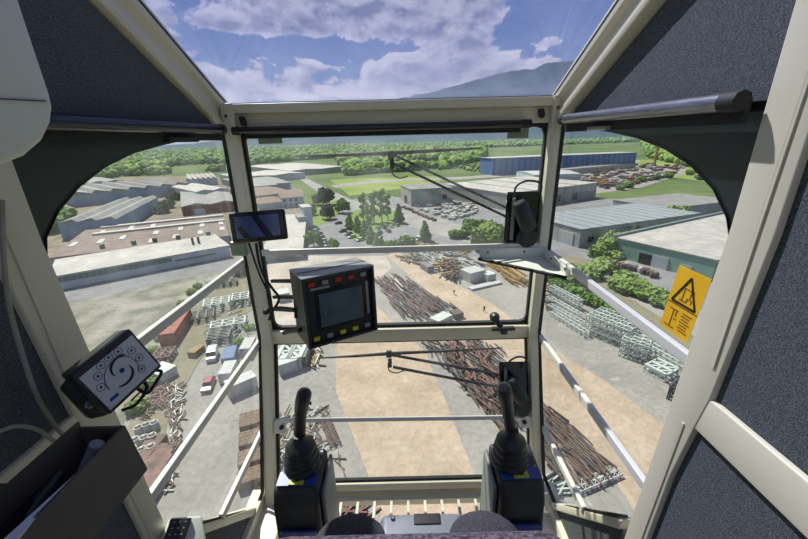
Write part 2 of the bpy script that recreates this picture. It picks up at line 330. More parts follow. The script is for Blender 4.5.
# mountains and hills stand kilometres away
def ridge(name,m,pts,y0,depth,seed,rough):
    # pts: (azimuth in degrees, height above the cab in metres); a range with real depth, rising towards its crest
    nx,ny=160,24; vs=[];fs=[]
    for j in range(ny+1):
        for i in range(nx+1):
            a=pts[0][0]+(pts[-1][0]-pts[0][0])*i/nx
            h=np.interp(a,[p[0] for p in pts],[p[1] for p in pts]); t=j/ny
            r=y0+depth*t; x=math.tan(math.radians(a))*y0
            prof=math.sin(min(t*1.55,1.57))**1.2 if t<.75 else max(0,1-(t-.75)*3)
            n=noise.fractal(Vector((x/900,t*3,seed)),1,2.,6)*rough
            n2=noise.fractal(Vector((x/300,t*7,seed+5)),1,2.,5)*rough*.35
            vs.append((x*(r/y0),r,-H-4+(h+H)*prof*(1+n*.25)+ (n+n2)*60*prof))
    for j in range(ny):
        for i in range(nx):
            k=j*(nx+1)+i; fs.append((k,k+1,k+nx+2,k+nx+1))
    mb=MB(); mb.add(vs,fs,True); return struct(mb.build(name,m))
CREST=[(-.25,.02),(-.12,.06),(0,.100),(.083,.113),(.167,.132),(.224,.146),(.272,.156),(.328,.158),(.361,.171),(.427,.174),(.5,.185),(.6,.16),(.8,.12),(1.2,.10)]
def mountain():
    # a range some nine kilometres off: steep spurs below an uneven crest
    nx,ny=260,40; vs=[];fs=[]
    for j in range(ny+1):
        t=j/ny; r=6800+2600*t
        for i in range(nx+1):
            u=-.25+1.45*i/nx; h=np.interp(u,[p[0] for p in CREST],[p[1] for p in CREST])*8800
            sp_=noise.ridged_multi_fractal(Vector((u*9,t*1.4,4.2)),1,2.,6,1.,2.)-1.1
            p=(t/.77)**.9 if t<.77 else 1-(t-.77)*2
            zz=(h+H)*p+sp_*h*.16*math.sin(math.pi*min(1,t/.77))+noise.fractal(Vector((u*60,t*8,2)),1,2.,4)*22
            vs.append((u*r,r,-H-4+zz))
    for j in range(ny):
        for i in range(nx):
            k=j*(nx+1)+i; fs.append((k,k+1,k+nx+2,k+nx+1))
    mb=MB(); mb.add(vs,fs,True); return struct(mb.build('mountain','mount'))
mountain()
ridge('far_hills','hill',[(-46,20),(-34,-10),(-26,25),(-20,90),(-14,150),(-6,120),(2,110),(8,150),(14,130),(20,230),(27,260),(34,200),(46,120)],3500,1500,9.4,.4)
# woods: crowns nobody could count, one mesh
def forest(name,label,cells,hr,m='wood_forest'):
    t=(1+5**.5)/2
    iv=np.array([(-1,t,0),(1,t,0),(-1,-t,0),(1,-t,0),(0,-1,t),(0,1,t),(0,-1,-t),(0,1,-t),(t,0,-1),(t,0,1),(-t,0,-1),(-t,0,1)],float); iv/=np.linalg.norm(iv[0])
    fi=np.array([(0,11,5),(0,5,1),(0,1,7),(0,7,10),(0,10,11),(1,5,9),(5,11,4),(11,10,2),(10,7,6),(7,1,8),(3,9,4),(3,4,2),(3,2,6),(3,6,8),(3,8,9),(4,9,5),(2,4,11),(6,2,10),(8,6,7),(9,8,1)])
    P=np.array(cells); n=len(P); s=rng.uniform(hr[0],hr[1],n)*P[:,2]*rng.choice([.7,1,1.25],n)
    V=iv[None]*np.stack([s*.62,s*.62,s*.55],1)[:,None,:]*rng.uniform(.75,1.25,(n,12,1))
    V[:,:,0]+=P[:,0:1]; V[:,:,1]+=P[:,1:2]; V[:,:,2]+=(-H+s*.5)[:,None]
    Fc=(fi[None]+(np.arange(n)*12)[:,None,None]).reshape(-1,3)
    me=bpy.data.meshes.new(name); me.vertices.add(n*12); me.vertices.foreach_set('co',V.reshape(-1).astype(np.float32))
    me.loops.add(len(Fc)*3); me.loops.foreach_set('vertex_index',Fc.reshape(-1).astype(np.int32)); me.polygons.add(len(Fc))
    me.polygons.foreach_set('loop_start',(np.arange(len(Fc))*3).astype(np.int32)); me.update(calc_edges=True); me.materials.append(M[m])
    o=bpy.data.objects.new(name,me); COL.objects.link(o); return tag(o,label,'trees',kind='stuff')
def pix(p):
    p=Vector(p); zz=p.dot(fw); return CX+F*p.dot(rt)/zz,CY-F*p.dot(up)/zz
def inpoly(x,y,P):
    c=False; j=len(P)-1
    for i in range(len(P)):
        if (P[i][1]>y)!=(P[j][1]>y) and x<(P[j][0]-P[i][0])*(y-P[i][1])/(P[j][1]-P[i][1])+P[i][0]: c=not c
        j=i
    return c
clear=[[(0,215),(60,188),(120,177),(164,175),(186,172),(222,172),(262,164),(335,158),(340,166),(345,176),(400,172),(440,168),(440,178),(400,186),(300,300),(0,300)],
       [(380,176),(440,171),(484,160),(488,148),(640,142),(648,158),(700,170),(800,200),(800,400),(380,400)],[(400,163),(440,160),(445,166),(410,168)]]
cells=[]
r=360.
while r<3600:
    step=r*.0095+2.2; n=int(2*math.radians(52)*r/step)
    for k in range(n):
        a=math.radians(-52)+2*math.radians(52)*(k+random.random())/n; rr=r+random.uniform(-.5,.5)*step
        x,y=math.sin(a)*rr,math.cos(a)*rr; q=pix((x,y,-H))
        if any(inpoly(q[0],q[1],c) for c in clear): continue
        if noise.noise(Vector((x/260,y/380,1.7)))>(.55 if x<0 else .36) and r>700: continue
        cells.append((x,y,1+ r/3200))
    r+=step*1.15
forest('woodland','hazy green woodland spreading across the plain to the foot of the hills',cells,(5.5,10.5))
cells=[]
for poly_,sp_ in (([(330,172),(352,166),(400,166),(396,171),(350,175)],5),([(445,164),(490,166),(520,168),(520,174),(470,172)],7)):
    xs=[p[0] for p in poly_]; ys=[p[1] for p in poly_]
    for i in range(260):
        x=random.uniform(min(xs),max(xs)); y=random.uniform(min(ys),max(ys))
        if inpoly(x,y,poly_): g=G(x,y); cells.append((g.x,g.y,.8))
forest('hedgerow','bushy green thicket at the edge of the open meadow',cells,(3.5,6))
# ================================================================== BUILDINGS
def rect(A,B,C):
    A=Vector(A);B=Vector(B);C=Vector(C); u=(B-A); v=(C-A); Lu,Lv=u.length,v.length   # square the two sides up evenly
    au=math.atan2(u.y,u.x); av=math.atan2(v.y,v.x); d=(av-au+math.pi)%(2*math.pi)-math.pi; e=(abs(d)-math.pi/2)/2*(1 if d>0 else -1)
    au+=e; av-=e; return A,Vector((math.cos(au),math.sin(au),0))*Lu,Vector((math.cos(av),math.sin(av),0))*Lv
def square(A,B,d):
    u=B-A; v=Vector((-u.y,u.x,0)).normalized()*d; return A,u,(v if v.y>0 else -v)
def building(name,label,cat,A,B,C,h,wall,roof,kind='flat',ov=.3,group=None,n=5,rise=1.5,gap=None):
    """A nearest roof corner, B and C its neighbours (pixels on the roof plane at height h)"""
    a,u,v=rect(G(*A,h),G(*B,h),G(*C,h)) if not isinstance(C,(int,float)) else square(G(*A,h),G(*B,h),C); t=thing(name,label,cat,(a.x,a.y,-H),group)
    ang=math.atan2(u.y,u.x); L=u.length; D=v.length; sgn=1 if u.cross(v).z>0 else -1
    t.rotation_euler=(0,0,ang); t['_L']=L; t['_D']=D*sgn; t['_h']=h
    del t['_L'],t['_D'],t['_h']
    Dd=D*sgn
    w=MB().bb((0,0,0),(L,Dd,h)); o=lp(w,'wall',wall,t)
    r=MB()
    e=ov if Dd>0 else -ov
    if kind=='flat': r.bb((-ov,-e,h),(L+ov,Dd+e,h+.35))
    elif kind=='gable':  # ridge along u
        r.prism([(-ov,-e,h),(-ov,Dd/2,h+rise),(-ov,Dd+e,h)],(L+2*ov,0,0))
    elif kind=='gablev':
        k=n
        for i in range(k):
            x0,x1=L*i/k,L*(i+1)/k; r.prism([(x0,-e,h),((x0+x1)/2,-e,h+rise),(x1,-e,h)],(0,Dd+2*e,0))
    elif kind=='saw':   # sawtooth roof lights across u
        k=n
        for i in range(k):
            x0,x1=L*i/k,L*(i+1)/k; r.prism([(x0,-e,h),(x0+(x1-x0)*.2,-e,h+rise),(x1,-e,h+.1)],(0,Dd+2*e,0))
    elif kind=='sawv':
        k=n
        for i in range(k):
            y0,y1=Dd*i/k,Dd*(i+1)/k; r.prism([(-ov,y0,h),(-ov,y0+(y1-y0)*.25,h+rise),(-ov,y1,h+.1)],(L+2*ov,0,0))
    lp(r,'roof',roof,t); return t,L,Dd
def lp(mb,name,m,parent,**k):   # mesh already in the parent's own coordinates
    me_off=wl(parent); mb.v=[tuple(Vector(v)+me_off) for v in mb.v]; return mb.build(name,m,parent,**k)
def openings(t,specs,side,L,D,name='window',m='carglass',th=.25):
    for (s0,s1,z0,z1) in specs:
        s=1 if D>0 else -1; b=MB()
        if side=='u': b.bb((s0*L,-th*s,z0),(s1*L,.05*s,z1))       # on the wall between A and B
        else: b.bb((-th,s0*D,z0),(.05,s1*D,z1))                    # on the wall between A and C
        lp(b,name,m,t)
# --- left side
h=hgt((120,280),(120,267)); t,L,D=building('factory_hall','long white factory hall with pale flat roof and teal glazing, closest on the left','building',(50,278),(232,249),(47,262),h,'whitewall','paleroof')
openings(t,[(.02,.62,h*.55,h*.92)],'u',L,D,'window_band','teal'); openings(t,[(.64,.9,h*.5,h*.62)],'u',L,D,'window_band','teal')
for i,(x,y) in enumerate(((.80,.5),(.84,.5))):
    b=MB(); b.tube([(x*L,D*y,h),(x*L,D*y,h+3)],.45,10); lp(b,'chimney_pipe','darksteel',t)
h2=h*.95; t,L,D=building('workshop_hall','wide brown-roofed workshop hall with pale roof lights behind the white factory hall','building',(48,259),(229,236),(90,229),h2,'greywall','brownroof')
for x,y in ((.03,.35),(.18,.35),(.30,.4),(.5,.45),(.5,.15),(.66,.5),(.64,.2),(.81,.55),(.80,.25),(.95,.55),(.95,.3),(.12,.75),(.3,.8),(.45,.8)):
    b=MB(); b.bb((x*L,D*(y-.07),h2+.35),(x*L+L*.035,D*(y+.07),h2+.6)); lp(b,'roof_light','sky_light',t)
for x in (.25,.42,.54,.68,.87):
    b=MB(); b.tube([(x*L,D*.1,h2),(x*L,D*.1,h2+2)],.9,8); lp(b,'roof_vent','darksteel',t)
for y in (.62,.9):
    b=MB(); b.bb((L*.1,D*y,h2+.35),(L,D*(y+.06),h2+1.2)); lp(b,'roof_ridge_light','sky_light',t)
h=hgt((100,225),(100,207)); t,L,D=building('blue_shed','pale blue shed with a stepped roof behind the brown workshop hall','building',(116,219),(134,199),(62,222),h*.8,'bluewall','greyroof','sawv',n=3,rise=1.6)
h=9; t,L,D=building('long_blue_hall','long pale blue hall with a sawtooth roof at the upper left','building',(72,195),(183,183),(68,187),h,'bluewall','greyroof','saw',n=7,rise=2.2)
h=hgt((182,215),(182,206)); t,L,D=building('brick_hall','red brick hall with a grey gabled roof at the edge of the left window','building',(181,207),(238,201),(192,190),h,'brick','greyroof','gablev',n=2,rise=1.6)
openings(t,[(.2,.38,0,h*.6)],'u',L,D,'loading_door','whitedoor')
t,L,D=building('white_sawtooth_hall','far white hall with a toothed roof line above the brick hall','building',(186,180),(217,178),(188,175),7,'whitewall','paleroof','saw',n=6,rise=2)
for i,(A,B,C,hh,w,rf,kd,lb) in enumerate((
  ((240,178),(290,172),(244,173),7,'whitewall','paleroof','gablev','long white-roofed shed beside the woods'),
  ((290,171),(333,166),(291,164),7,'greywall','paleroof','gablev','white-roofed store closest to the open meadow'),
  ((250,187),(274,184),(251,177),6,'bluewall','greyroof','gable','pale blue shed left of the access road'),
  ((270,184),(288,182),(270,176),6,'bluewall','greyroof','gable','small blue-grey shed touching the access road'),
  ((256,196),(286,191),(255,187),5,'greywall','tile','gable','brown tiled workshop behind the white house'),
  ((90,183),(120,180),(93,178),8,'whitewall','greyroof','gablev','pale hall far out at the left, in front of the woods'),
  ((196,192),(222,188),(200,184),8,'whitewall','paleroof','gablev','pale hall directly behind the red brick hall'))):
    building('industrial_shed',lb,'building',A,B,C,hh,w,rf,kd,n=2,rise=1.2)
hh=hgt((295,207),(295,197)); t,L,D=building('white_house','white two-storey house with a tiled roof near the car park','building',(281,198),(303,196),(280,193),hh,'whitewall','tile','gable',rise=1.6)
openings(t,[(.1,.2,1,2.2),(.35,.45,1,2.2),(.6,.7,1,2.2),(.1,.2,hh*.6,hh*.85),(.35,.45,hh*.6,hh*.85),(.6,.7,hh*.6,hh*.85)],'u',L,D)
building('low_house','low tiled cottage left of the white two-storey house','building',(258,204),(281,201),(258,198),4,'whitewall','tile','gable',rise=1.3)
t,L,D=building('pale_store','wide store with a bare pale flat roof beside the car park','building',(262,252),(302,250),(262,217),4,'greywall','paleroof')
h=hgt((311,227),(311,207)); t,L,D=building('silo_tower','narrow pale tower block standing at the corner of the car park','tower',(303,208),(311,207),(302,205),h,'whitewall','paleroof')
building('tower_annex','lower grey annex in front of the narrow pale tower','building',(298,218),(306,217),(298,214),h*.6,'greywall','greyroof')
# --- centre and right
h=hgt((411,205),(411,189)); t,L,D=building('grey_depot','grey flat-roofed depot with a dark doorway in the middle distance','building',(411,190),(391,186),(456,189),h,'greywall','greyroof')
openings(t,[(.38,.6,0,h*.5)],'u',L,D,'doorway','darkdoor'); openings(t,[(.1,.2,h*.1,h*.9),(.45,.55,h*.1,h*.9)],'v',L,D,'green_panel','greenwall')
openings(t,[(.75,.85,h*.3,h*.6)],'v',L,D)
h=hgt((609,199),(609,184)); t,L,D=building('pale_warehouse','big warehouse with pale ribbed roof, spreading across both right windows','building',(508,194),(437,185),(608,184),h,'greywall','paleroof')
for k in (.25,.5,.75):
    b=MB(); b.bb((0,D*k,h+.35),(L,D*k+.9,h+.6)); lp(b,'roof_seam','greyroof',t)
openings(t,[(.1,.16,1,h*.5),(.3,.36,1,h*.5),(.5,.56,1,h*.5),(.7,.76,1,h*.5)],'v',L,D)
h=hgt((561,176),(561,158)); t,L,D=building('blue_warehouse','long blue-clad warehouse with a pale roof near the plain','building',(493,158.5),(637,152.5),30.,h,'deepblue','paleroof',ov=1)
building('warehouse_annex','low grey annex along the foot of the long blue warehouse','building',(545,172),(636,163),14.,6,'greywall','greyroof')
building('white_canopy','small white tent-roofed store between the two big warehouses','building',(534,175),(566,172),(536,171),6,'whitewall','whitesteel','gable',rise=1.5)
h=hgt((573,247),(580,229.4)); t,L,D=building('ribbed_roof_hall','grey hall with a finely ribbed roof, nearest behind the bushes at right','building',(581,230),(540,215),(667,209),h,'greywall','ribroof')
openings(t,[(.1,.35,0,h*.7)],'u',L,D,'loading_door','whitedoor'); openings(t,[(.5,.6,h*.3,h*.6),(.7,.8,h*.3,h*.6)],'u',L,D); openings(t,[(.06,.1,h*.25,h*.55)],'v',L,D)
t,L,D=building('flat_grey_hall','flat grey hall joined behind the ribbed roof hall','building',(667,209),(616,200),(730,200),h*.95,'greywall','greyroof')
h=hgt((613,255),(615,237)); t,L,D=building('green_warehouse','green-clad warehouse with a wide pale roof behind the yellow sticker','building',(616,238),(712,262),(722,208),h,'greenwall','paleroof')
lp(MB().bb((-1.2,-.4,h),(0,D,h+1.1)),'parapet','parapet',t); openings(t,[(.30,.43,0,h*.55)],'u',L,D,'doorway','darkdoor'); openings(t,[(.44,.6,0,h*.6),(.72,.82,0,h*.5)],'u',L,D,'loading_door','whitedoor')
# yellow tower crane in the scrapyard
def lattice(mb,a,b,w,hh,n,r,upv=(0,0,1)):
    a=Vector(a);b=Vector(b);d=(b-a).normalized();u=Vector(upv)
    if abs(u.dot(d))>.95: u=Vector((0,1,0))
    x=d.cross(u).normalized();u=x.cross(d).normalized(); L=(b-a).length
    C=lambda t,i: a+d*L*t+x*(w/2*(-1,1,1,-1)[i])+u*(hh/2*(-1,-1,1,1)[i])
    for i in range(4): mb.bar(C(0,i),C(1,i),r*1.6,r*1.6)
    for k in range(n+1):
        for i in range(4):
            mb.bar(C(k/n,i),C(k/n,(i+1)%4),r,r)
            if k<n: mb.bar(C(k/n,i),C((k+1)/n,(i+1)%4),r,r)
g=G(654,166); t=thing('tower_crane','tall thin yellow lattice crane mast rising from the scrapyard','crane',g)
mb=MB(); lattice(mb,(g.x,g.y,g.z),(g.x,g.y,g.z+34),1.8,1.8,14,.3); mb.build('mast','ochre',t); mb=MB(); mb.bb((g.x-3,g.y-3,g.z),(g.x+3,g.y+3,g.z+1)); mb.build('base','darksteel',t)
mb=MB(); lattice(mb,(g.x-8,g.y,g.z+34),(g.x+10,g.y+8,g.z+35),1.2,1.2,10,.25); mb.build('jib','ochre',t)

# damp spring haze lying over the plain: a real volume of thin air
hz=bpy.data.materials.new('thin_haze'); hz.use_nodes=True; nt=hz.node_tree; nt.nodes.clear()
v=nn(nt,'ShaderNodeVolumeScatter'); v.inputs['Color'].default_value=(.50,.70,1,1); v.inputs['Density'].default_value=HAZE; v.inputs['Anisotropy'].default_value=.2
o=nn(nt,'ShaderNodeOutputMaterial'); lk(nt,v.outputs[0],o.inputs['Volume'])
M['haze']=hz; b=MB(); b.bb((-8500,430,-H+.6),(8500,9300,900)); o=b.build('haze','haze'); tag(o,'thin bluish haze lying over the whole plain to the mountains','haze',kind='stuff')
# ================================================================== TREES, CARS AND STORED GOODS
def blob(mb,c,r,seed,k=.35,sub=3,sq=(1,1,1)):
    bm=bmesh.new(); bmesh.ops.create_icosphere(bm,subdivisions=sub,radius=1)
    for v in bm.verts:
        d=1+k*noise.noise(v.co*2.2+Vector((seed*3.1,seed,0)))+k*.7*noise.noise(v.co*6+Vector((seed,0,seed*2)))+k*.9*noise.noise(v.co*14+Vector((seed,2,0)))
        v.co=Vector((v.co.x*sq[0],v.co.y*sq[1],v.co.z*sq[2]))*d*r+Vector(c)
    bm.verts.ensure_lookup_table(); vs=[v.co.copy() for v in bm.verts]; fs=[tuple(v.index for v in f.verts) for f in bm.faces]; bm.free(); mb.add(vs,fs)
def make_tree(kind,m,label,group=None,loc=(0,0,0)):
    t=thing({'bush':'bush','poplar':'slender_tree','cone':'conical_tree','round':'leafy_tree'}[kind],label,'bush' if kind=='bush' else 'tree',(0,0,0),group)
    c=MB(); s=random.random()*50
    if kind=='round':
        for i in range(9):
            a=i*2.4; r=.24+.05*math.sin(i*3); c_=(math.cos(a)*.24*(i>0),math.sin(a)*.24*(i>0),.55+.16*math.sin(i*1.7)+(.12 if i==0 else 0)); blob(c,c_,r,s+i,.5)
    elif kind=='cone':
        for i in range(6): blob(c,(math.sin(i*2)*.03,math.cos(i*2)*.03,.2+i*.14),.25-.034*i,s+i,.5,sq=(1,1,.9))
    elif kind=='poplar':
        for i in range(8): blob(c,(math.sin(i*2.1)*.06,math.cos(i*2.1)*.06,.25+i*.09),.062+.018*math.sin(i*1.3),s+i,.9,sq=(1,1,1.1))
    else:
        for i in range(6):
            a=i*1.3; blob(c,(math.cos(a)*.25*(i>0),math.sin(a)*.25*(i>0),.3+.06*(i%2)),.3,s+i,.5,sq=(1,1,.85))
    c.build('foliage',m,t)
    b=MB(); b.tube([(0,0,-.03),(.01,0,.25),(0,.01,.5)],[.035,.025,.015] if kind!='poplar' else [.02,.015,.01],6); b.build('stem' if kind=='bush' else 'trunk','bark',t)
    return t
TREES=[
 ('round','leafdark',[(327,205,13,'big dark round-crowned tree beside the access road')]),
 ('round','leaf',[(343,213,9,'mid-green round tree just left of the car park trees'),(314,247,7,'dense round green tree in front of the pale tower block')]),
 ('round','leafpurple',[(328,219,9,'purple-leaved tree on the lawn beside the car park')]),
 ('round','leafpale',[(334,250,5,'small pale green tree at the end of the parked row of cars'),(318,205,8,'light green tree between the white house and the dark tree'),(312,215,7,'small pale tree on the left edge of the lawn')]),
 ('cone','leafpale',[(350,229,9,None),(358,232,8,None),(365,238,8.5,None),(371,243,8,None),(377,249,6.5,None)]),
 ('poplar','leafpale',[(364,222,17,None),(374,223,19,None),(382,222,18,None),(369,232,15,None),(388,220,15,None)]),
 ('cone','leaf',[(399,223,10,'conical bright green tree standing alone in the car park, left of its pair'),(425,241,9.5,'conical bright green tree at the right end of the car park'),(382,251,6,'dense green tree at the front corner of the tree island')]),
 ('bush','leaf',[(407,246,7,'broad round bush in front of the car park'),(398,247,5,'small bush just left of the broad round bush'),(389,248,5,'small bush beside the silver cars at the front of the car park'),(384,249,5,'lowest bush in the row in front of the car park')]),
 ('bush','leaf',[(455,238,6,None),(461,238,6,None),(470,228,7,None),(480,228,7,None),(468,234,6,None)]),
 ('round','leafpale',[(482,251,10.5,None),(490,252,11.2,None),(498,252,10.5,None),(487,246,9.8,None),(504,250,9.0,None)]),
 ('bush','leafpale',[(598,275,6.8,None),(604,270,6.8,None),(588,278,6.8,None),(580,285,7.5,None),(570,278,6.8,None),(562,272,5.4,None),(612,262,6.1,None),(552,266,5.4,None)]),
 ('round','leafpale',[(612,248,7.2,None),(622,241,6.5,None),(634,238,6.5,None),(645,234,7.2,None),(655,230,7.2,None),(666,227,7.9,None),(675,223,8.6,None),(605,255,7.2,None),(596,262,6.5,None)]),
 ('bush','leafpale',[(620,290,6.1,None),(628,293,6.1,None),(636,292,6.1,None),(645,298,6.1,None),(654,301,6.1,None),(660,306,4.8,None),(625,283,5.4,None)]),
 ('bush','leaf',[(655,180,8,None),(640,182,8,None),(628,188,8,None),(620,190,7,None),(668,178,8,None),(690,175,9,None),(700,180,9,None)]),
 ('bush','leafpale',[(60,225,16,'pale bush against the left edge of the left window'),(50,232,15,'lighter bush half hidden by the dark window band')]),
 ('bush','leafdark',[(163,213,9,None),(168,208,9,None),(174,200,11,None),(178,196,10,None)]),
 ('bush','leafpale',[(192,294,2.6,None),(182,305,2.2,None),(198,288,2.6,None),(176,312,1.8,None),(160,340,2,None),(154,352,2,None),(150,385,3,None),(138,410,3,None),(240,345,2.4,None),(250,330,2.2,None)]),
 ('bush','leafpale',[(494,172,9,None),(502,171,9,None),(512,170,9,None),(520,170,9,None)]),
 ('bush','leaf',[(556,288,4,None),(566,292,4,None),(577,297,4,None),(588,303,4,None),(600,308,4,None),(612,316,4,None),(548,280,5,None),(560,282,5,None)]),
]
GRP=['pale conical trees clustered on the car park island','thin sparse trees on the car park island','bushes around the yard of white sacks','dense trees behind the upper wiper motor','overgrown bushes between the ribbed hall and the lattice stacks','trees lining the lane between the ribbed hall and green warehouse','bushes in front of the green warehouse','bushes along the scrapyard edge','dark bushes on the lane beside the brick hall','low bushes dotted over the weedy left yard','pale bushes at the foot of the blue warehouse','weedy bushes behind the white lattice stacks']
LB=['pale green conical tree in the cluster among the parked cars','thin sparse tree standing among the parked cars','green bush beside the yard of white sacks','dense leafy tree behind the upper wiper motor','overgrown pale bush between the ribbed roof hall and the lattice stacks','leafy tree in the lane between ribbed roof hall and green warehouse','pale bush in the row in front of the green warehouse','green bush at the edge of the scrapyard','dark bush on the lane beside the red brick hall','low pale bush on the weedy ground of the left yard','pale bush at the foot of the long blue warehouse','weedy bush behind the white lattice stacks']
gi=0
for kind,m,L_ in TREES:
    if L_[0][3] is None: gl,gg=LB[gi],GRP[gi]; gi+=1
    else: gl=gg=None
    p0=None
    for (x,y,hh,lb) in L_:
        g=G(x,y); s=hh*random.uniform(.93,1.07); 
        if p0 is None: p0=make_tree(kind,m,lb or gl,gg); t=p0; t.location=g; t.rotation_euler.z=random.random()*6; t.scale=(s,s,s)
        else: t=dup(p0,g,random.random()*6,s,label=lb or gl)
# ---- cars
def make_car(label,paint,van=False,L=4.3):
    t=thing('van' if van else 'car',label,'van' if van else 'car')
    W_=1.75 if not van else 1.95
    b=MB()
    if not van: pr=[(-L/2,.35),(-L/2,.8),(-L/2+.9,.95),(L/2-1.0,.98),(L/2,.85),(L/2,.35)]
    else: pr=[(-L/2,.35),(-L/2,1.1),(-L/2+.7,1.3),(-L/2+1.3,2.15),(L/2,2.2),(L/2,.35)]
    b.prism([(x,-W_/2,z) for x,z in pr],(0,W_,0)); b.build('body',paint,t,bevel=.1,seg=2)
    if not van:
        b=MB(); b.prism([(-L/2+1.0,-W_/2+.12,.93),(-L/2+1.65,-W_/2+.2,1.42),(L/2-.75,-W_/2+.2,1.42),(L/2-.2,-W_/2+.12,.95)],(0,W_-.3,0)); b.build('window_band','carglass',t,bevel=.05)
        b=MB(); b.bb((-L/2+1.6,-W_/2+.22,1.38),(L/2-.8,W_/2-.22,1.46)); b.build('roof',paint,t,bevel=.03)
    else:
        b=MB(); b.prism([(-L/2+.72,-W_/2+.1,1.33),(-L/2+1.22,-W_/2+.1,2.05),(-L/2+1.18,-W_/2+.1,2.1),(-L/2+.66,-W_/2+.1,1.36)],(0,W_-.2,0)); b.build('windscreen','carglass',t)
    for x in (-L/2+.8,L/2-.8):
        for y in (-W_/2,W_/2-.2):
            b=MB(); b.lathe((x,y,.32),[(.32,0),(.32,.2)],(0,1,0),12); b.build('wheel','tyre',t)
    return t
def seg(p0,p1,h=0):
    a=G(*p0,h); b=G(*p1,h); d=b-a; return (a+b)/2,math.atan2(d.y,d.x),d.length
protos={}
def car(px_,dirpx,paint,label,van=False,sc=1.,group=None):
    g,a,_=seg(px_,dirpx); g=G(*px_)
    k=(paint,van)
    if k not in protos: t=protos[k]=make_car(label,paint,van); t.location=g; t.rotation_euler.z=a; t.scale=(sc,)*3
    else: t=dup(protos[k],g,a,sc,label=label)
    if group: t['group']=group
    return t
car((209,387),(213,377),'carred','rose-red car parked alone on the grey yard at left',sc=1.0)
car((213,358),(216,348),'carwhite','white van parked on the yard above the red car',True,.95)
car((338.5,224),(345,223),'carblue','dark blue car alone in the middle of the car park')
for i,(x,y,p,l) in enumerate(((343,232,'cardark','black car at the head of the middle row beside the trees'),(348.5,235,'carsilver','silver car second in the middle row beside the trees'),(352,238,'carwhite','white car third in the middle row beside the trees'),
  (360,241,'carwhite','white car closest to the front in the middle of the car park'))): car((x,y),(x+8,y-2),p,l)
for i,(x,y,p) in enumerate(((311,229,'carsilver'),(315,232,'carwhite'),(319,235,'cardark'),(321,238.5,'carsilver'),(323,242,'carwhite'),(324,245.5,'carsilver'),(325,249,'carwhite'))):
    car((x,y),(x+8,y-2.5),p,['silver car at the far end of the left parking row','white car second from the far end of the left row','black car in the left parking row','silver car in the middle of the left parking row','white car in the left row between two silver cars','silver car second from the near end of the left row','white car at the near end of the left parking row'][i])
for i,(x,y,p) in enumerate(((378,229,'carsilver'),(384,228.5,'cardark'),(391,227.5,'carwhite'),(397,226,'carsilver'),(388.5,232,'cardark'),(380,233,'carsilver'))):
    car((x,y),(x+5,y+3),p,['silver car at left end of the back row by the lone conical tree','black car second in the back row of the car park','white car in the back row of the car park','silver car at right end of the back row of the car park','black car in front of the back row','silver car in front of the back row, left of the black one'][i])
car((418,240.5),(424,237.5),'carwhite','white pickup-sized van at the right end of the bushes',True,.9)
car((407,243),(413,241),'carsilver','silver car parked by the broad round bush')
# ---- people walking on the sand road
def person(x,y,label,h=1.75,heading=0):
    g=G(x,y); t=thing('person',label,'person',g)
    b=MB(); s=h/1.75; o=g
    def P(a,b_,c): return Vector(o)+Vector((a,b_,c))*s
    # one continuous figure: legs, trunk, arms, neck and head grown from one skeleton
    me=bpy.data.meshes.new('body'); V=[(0,0,.92),(.1,0,.9),(.12,.12,.48),(.12,.02,.06),(.12,.16,.04),(-.1,0,.9),(-.12,-.14,.48),(-.12,-.3,.08),(-.12,-.18,.04),(0,0,1.2),(0,0,1.42),(0,0,1.52),(0,.01,1.66),(.19,0,1.4),(.25,-.1,1.12),(.25,.05,.88),(-.19,0,1.4),(-.25,.1,1.12),(-.25,.22,.9)]
    E_=[(0,1),(1,2),(2,3),(3,4),(0,5),(5,6),(6,7),(7,8),(0,9),(9,10),(10,11),(11,12),(10,13),(13,14),(14,15),(10,16),(16,17),(17,18)]
    R_=[.15,.1,.075,.05,.04,.1,.075,.05,.04,.15,.15,.055,.1,.065,.05,.035,.065,.05,.035]
    me.from_pydata([tuple(Vector(v)*s) for v in V],E_,[]); ob=bpy.data.objects.new('body',me); COL.objects.link(ob); ob.parent=t
    sk=ob.modifiers.new('skin','SKIN')
    for i,r in enumerate(R_): me.skin_vertices[0].data[i].radius=(r*s,r*s)
    me.skin_vertices[0].data[0].use_root=True
    ob.modifiers.new('sub','SUBSURF').levels=1; me.materials.append(M['jean']); t.rotation_euler.z=heading
    m=MB(); m.lathe(P(0,.01,1.6),[(.02,0),(.1,.02),(.11,.1),(.07,.17),(.01,.19)],n=10); m.build('hat','whitesteel',t)
person(454,295,'small person in dark clothes walking on the upper stretch of sand road',1.8,.6)
person(484,312,'lone person in dark clothes standing on sand road above the window latch',1.8,2.5)
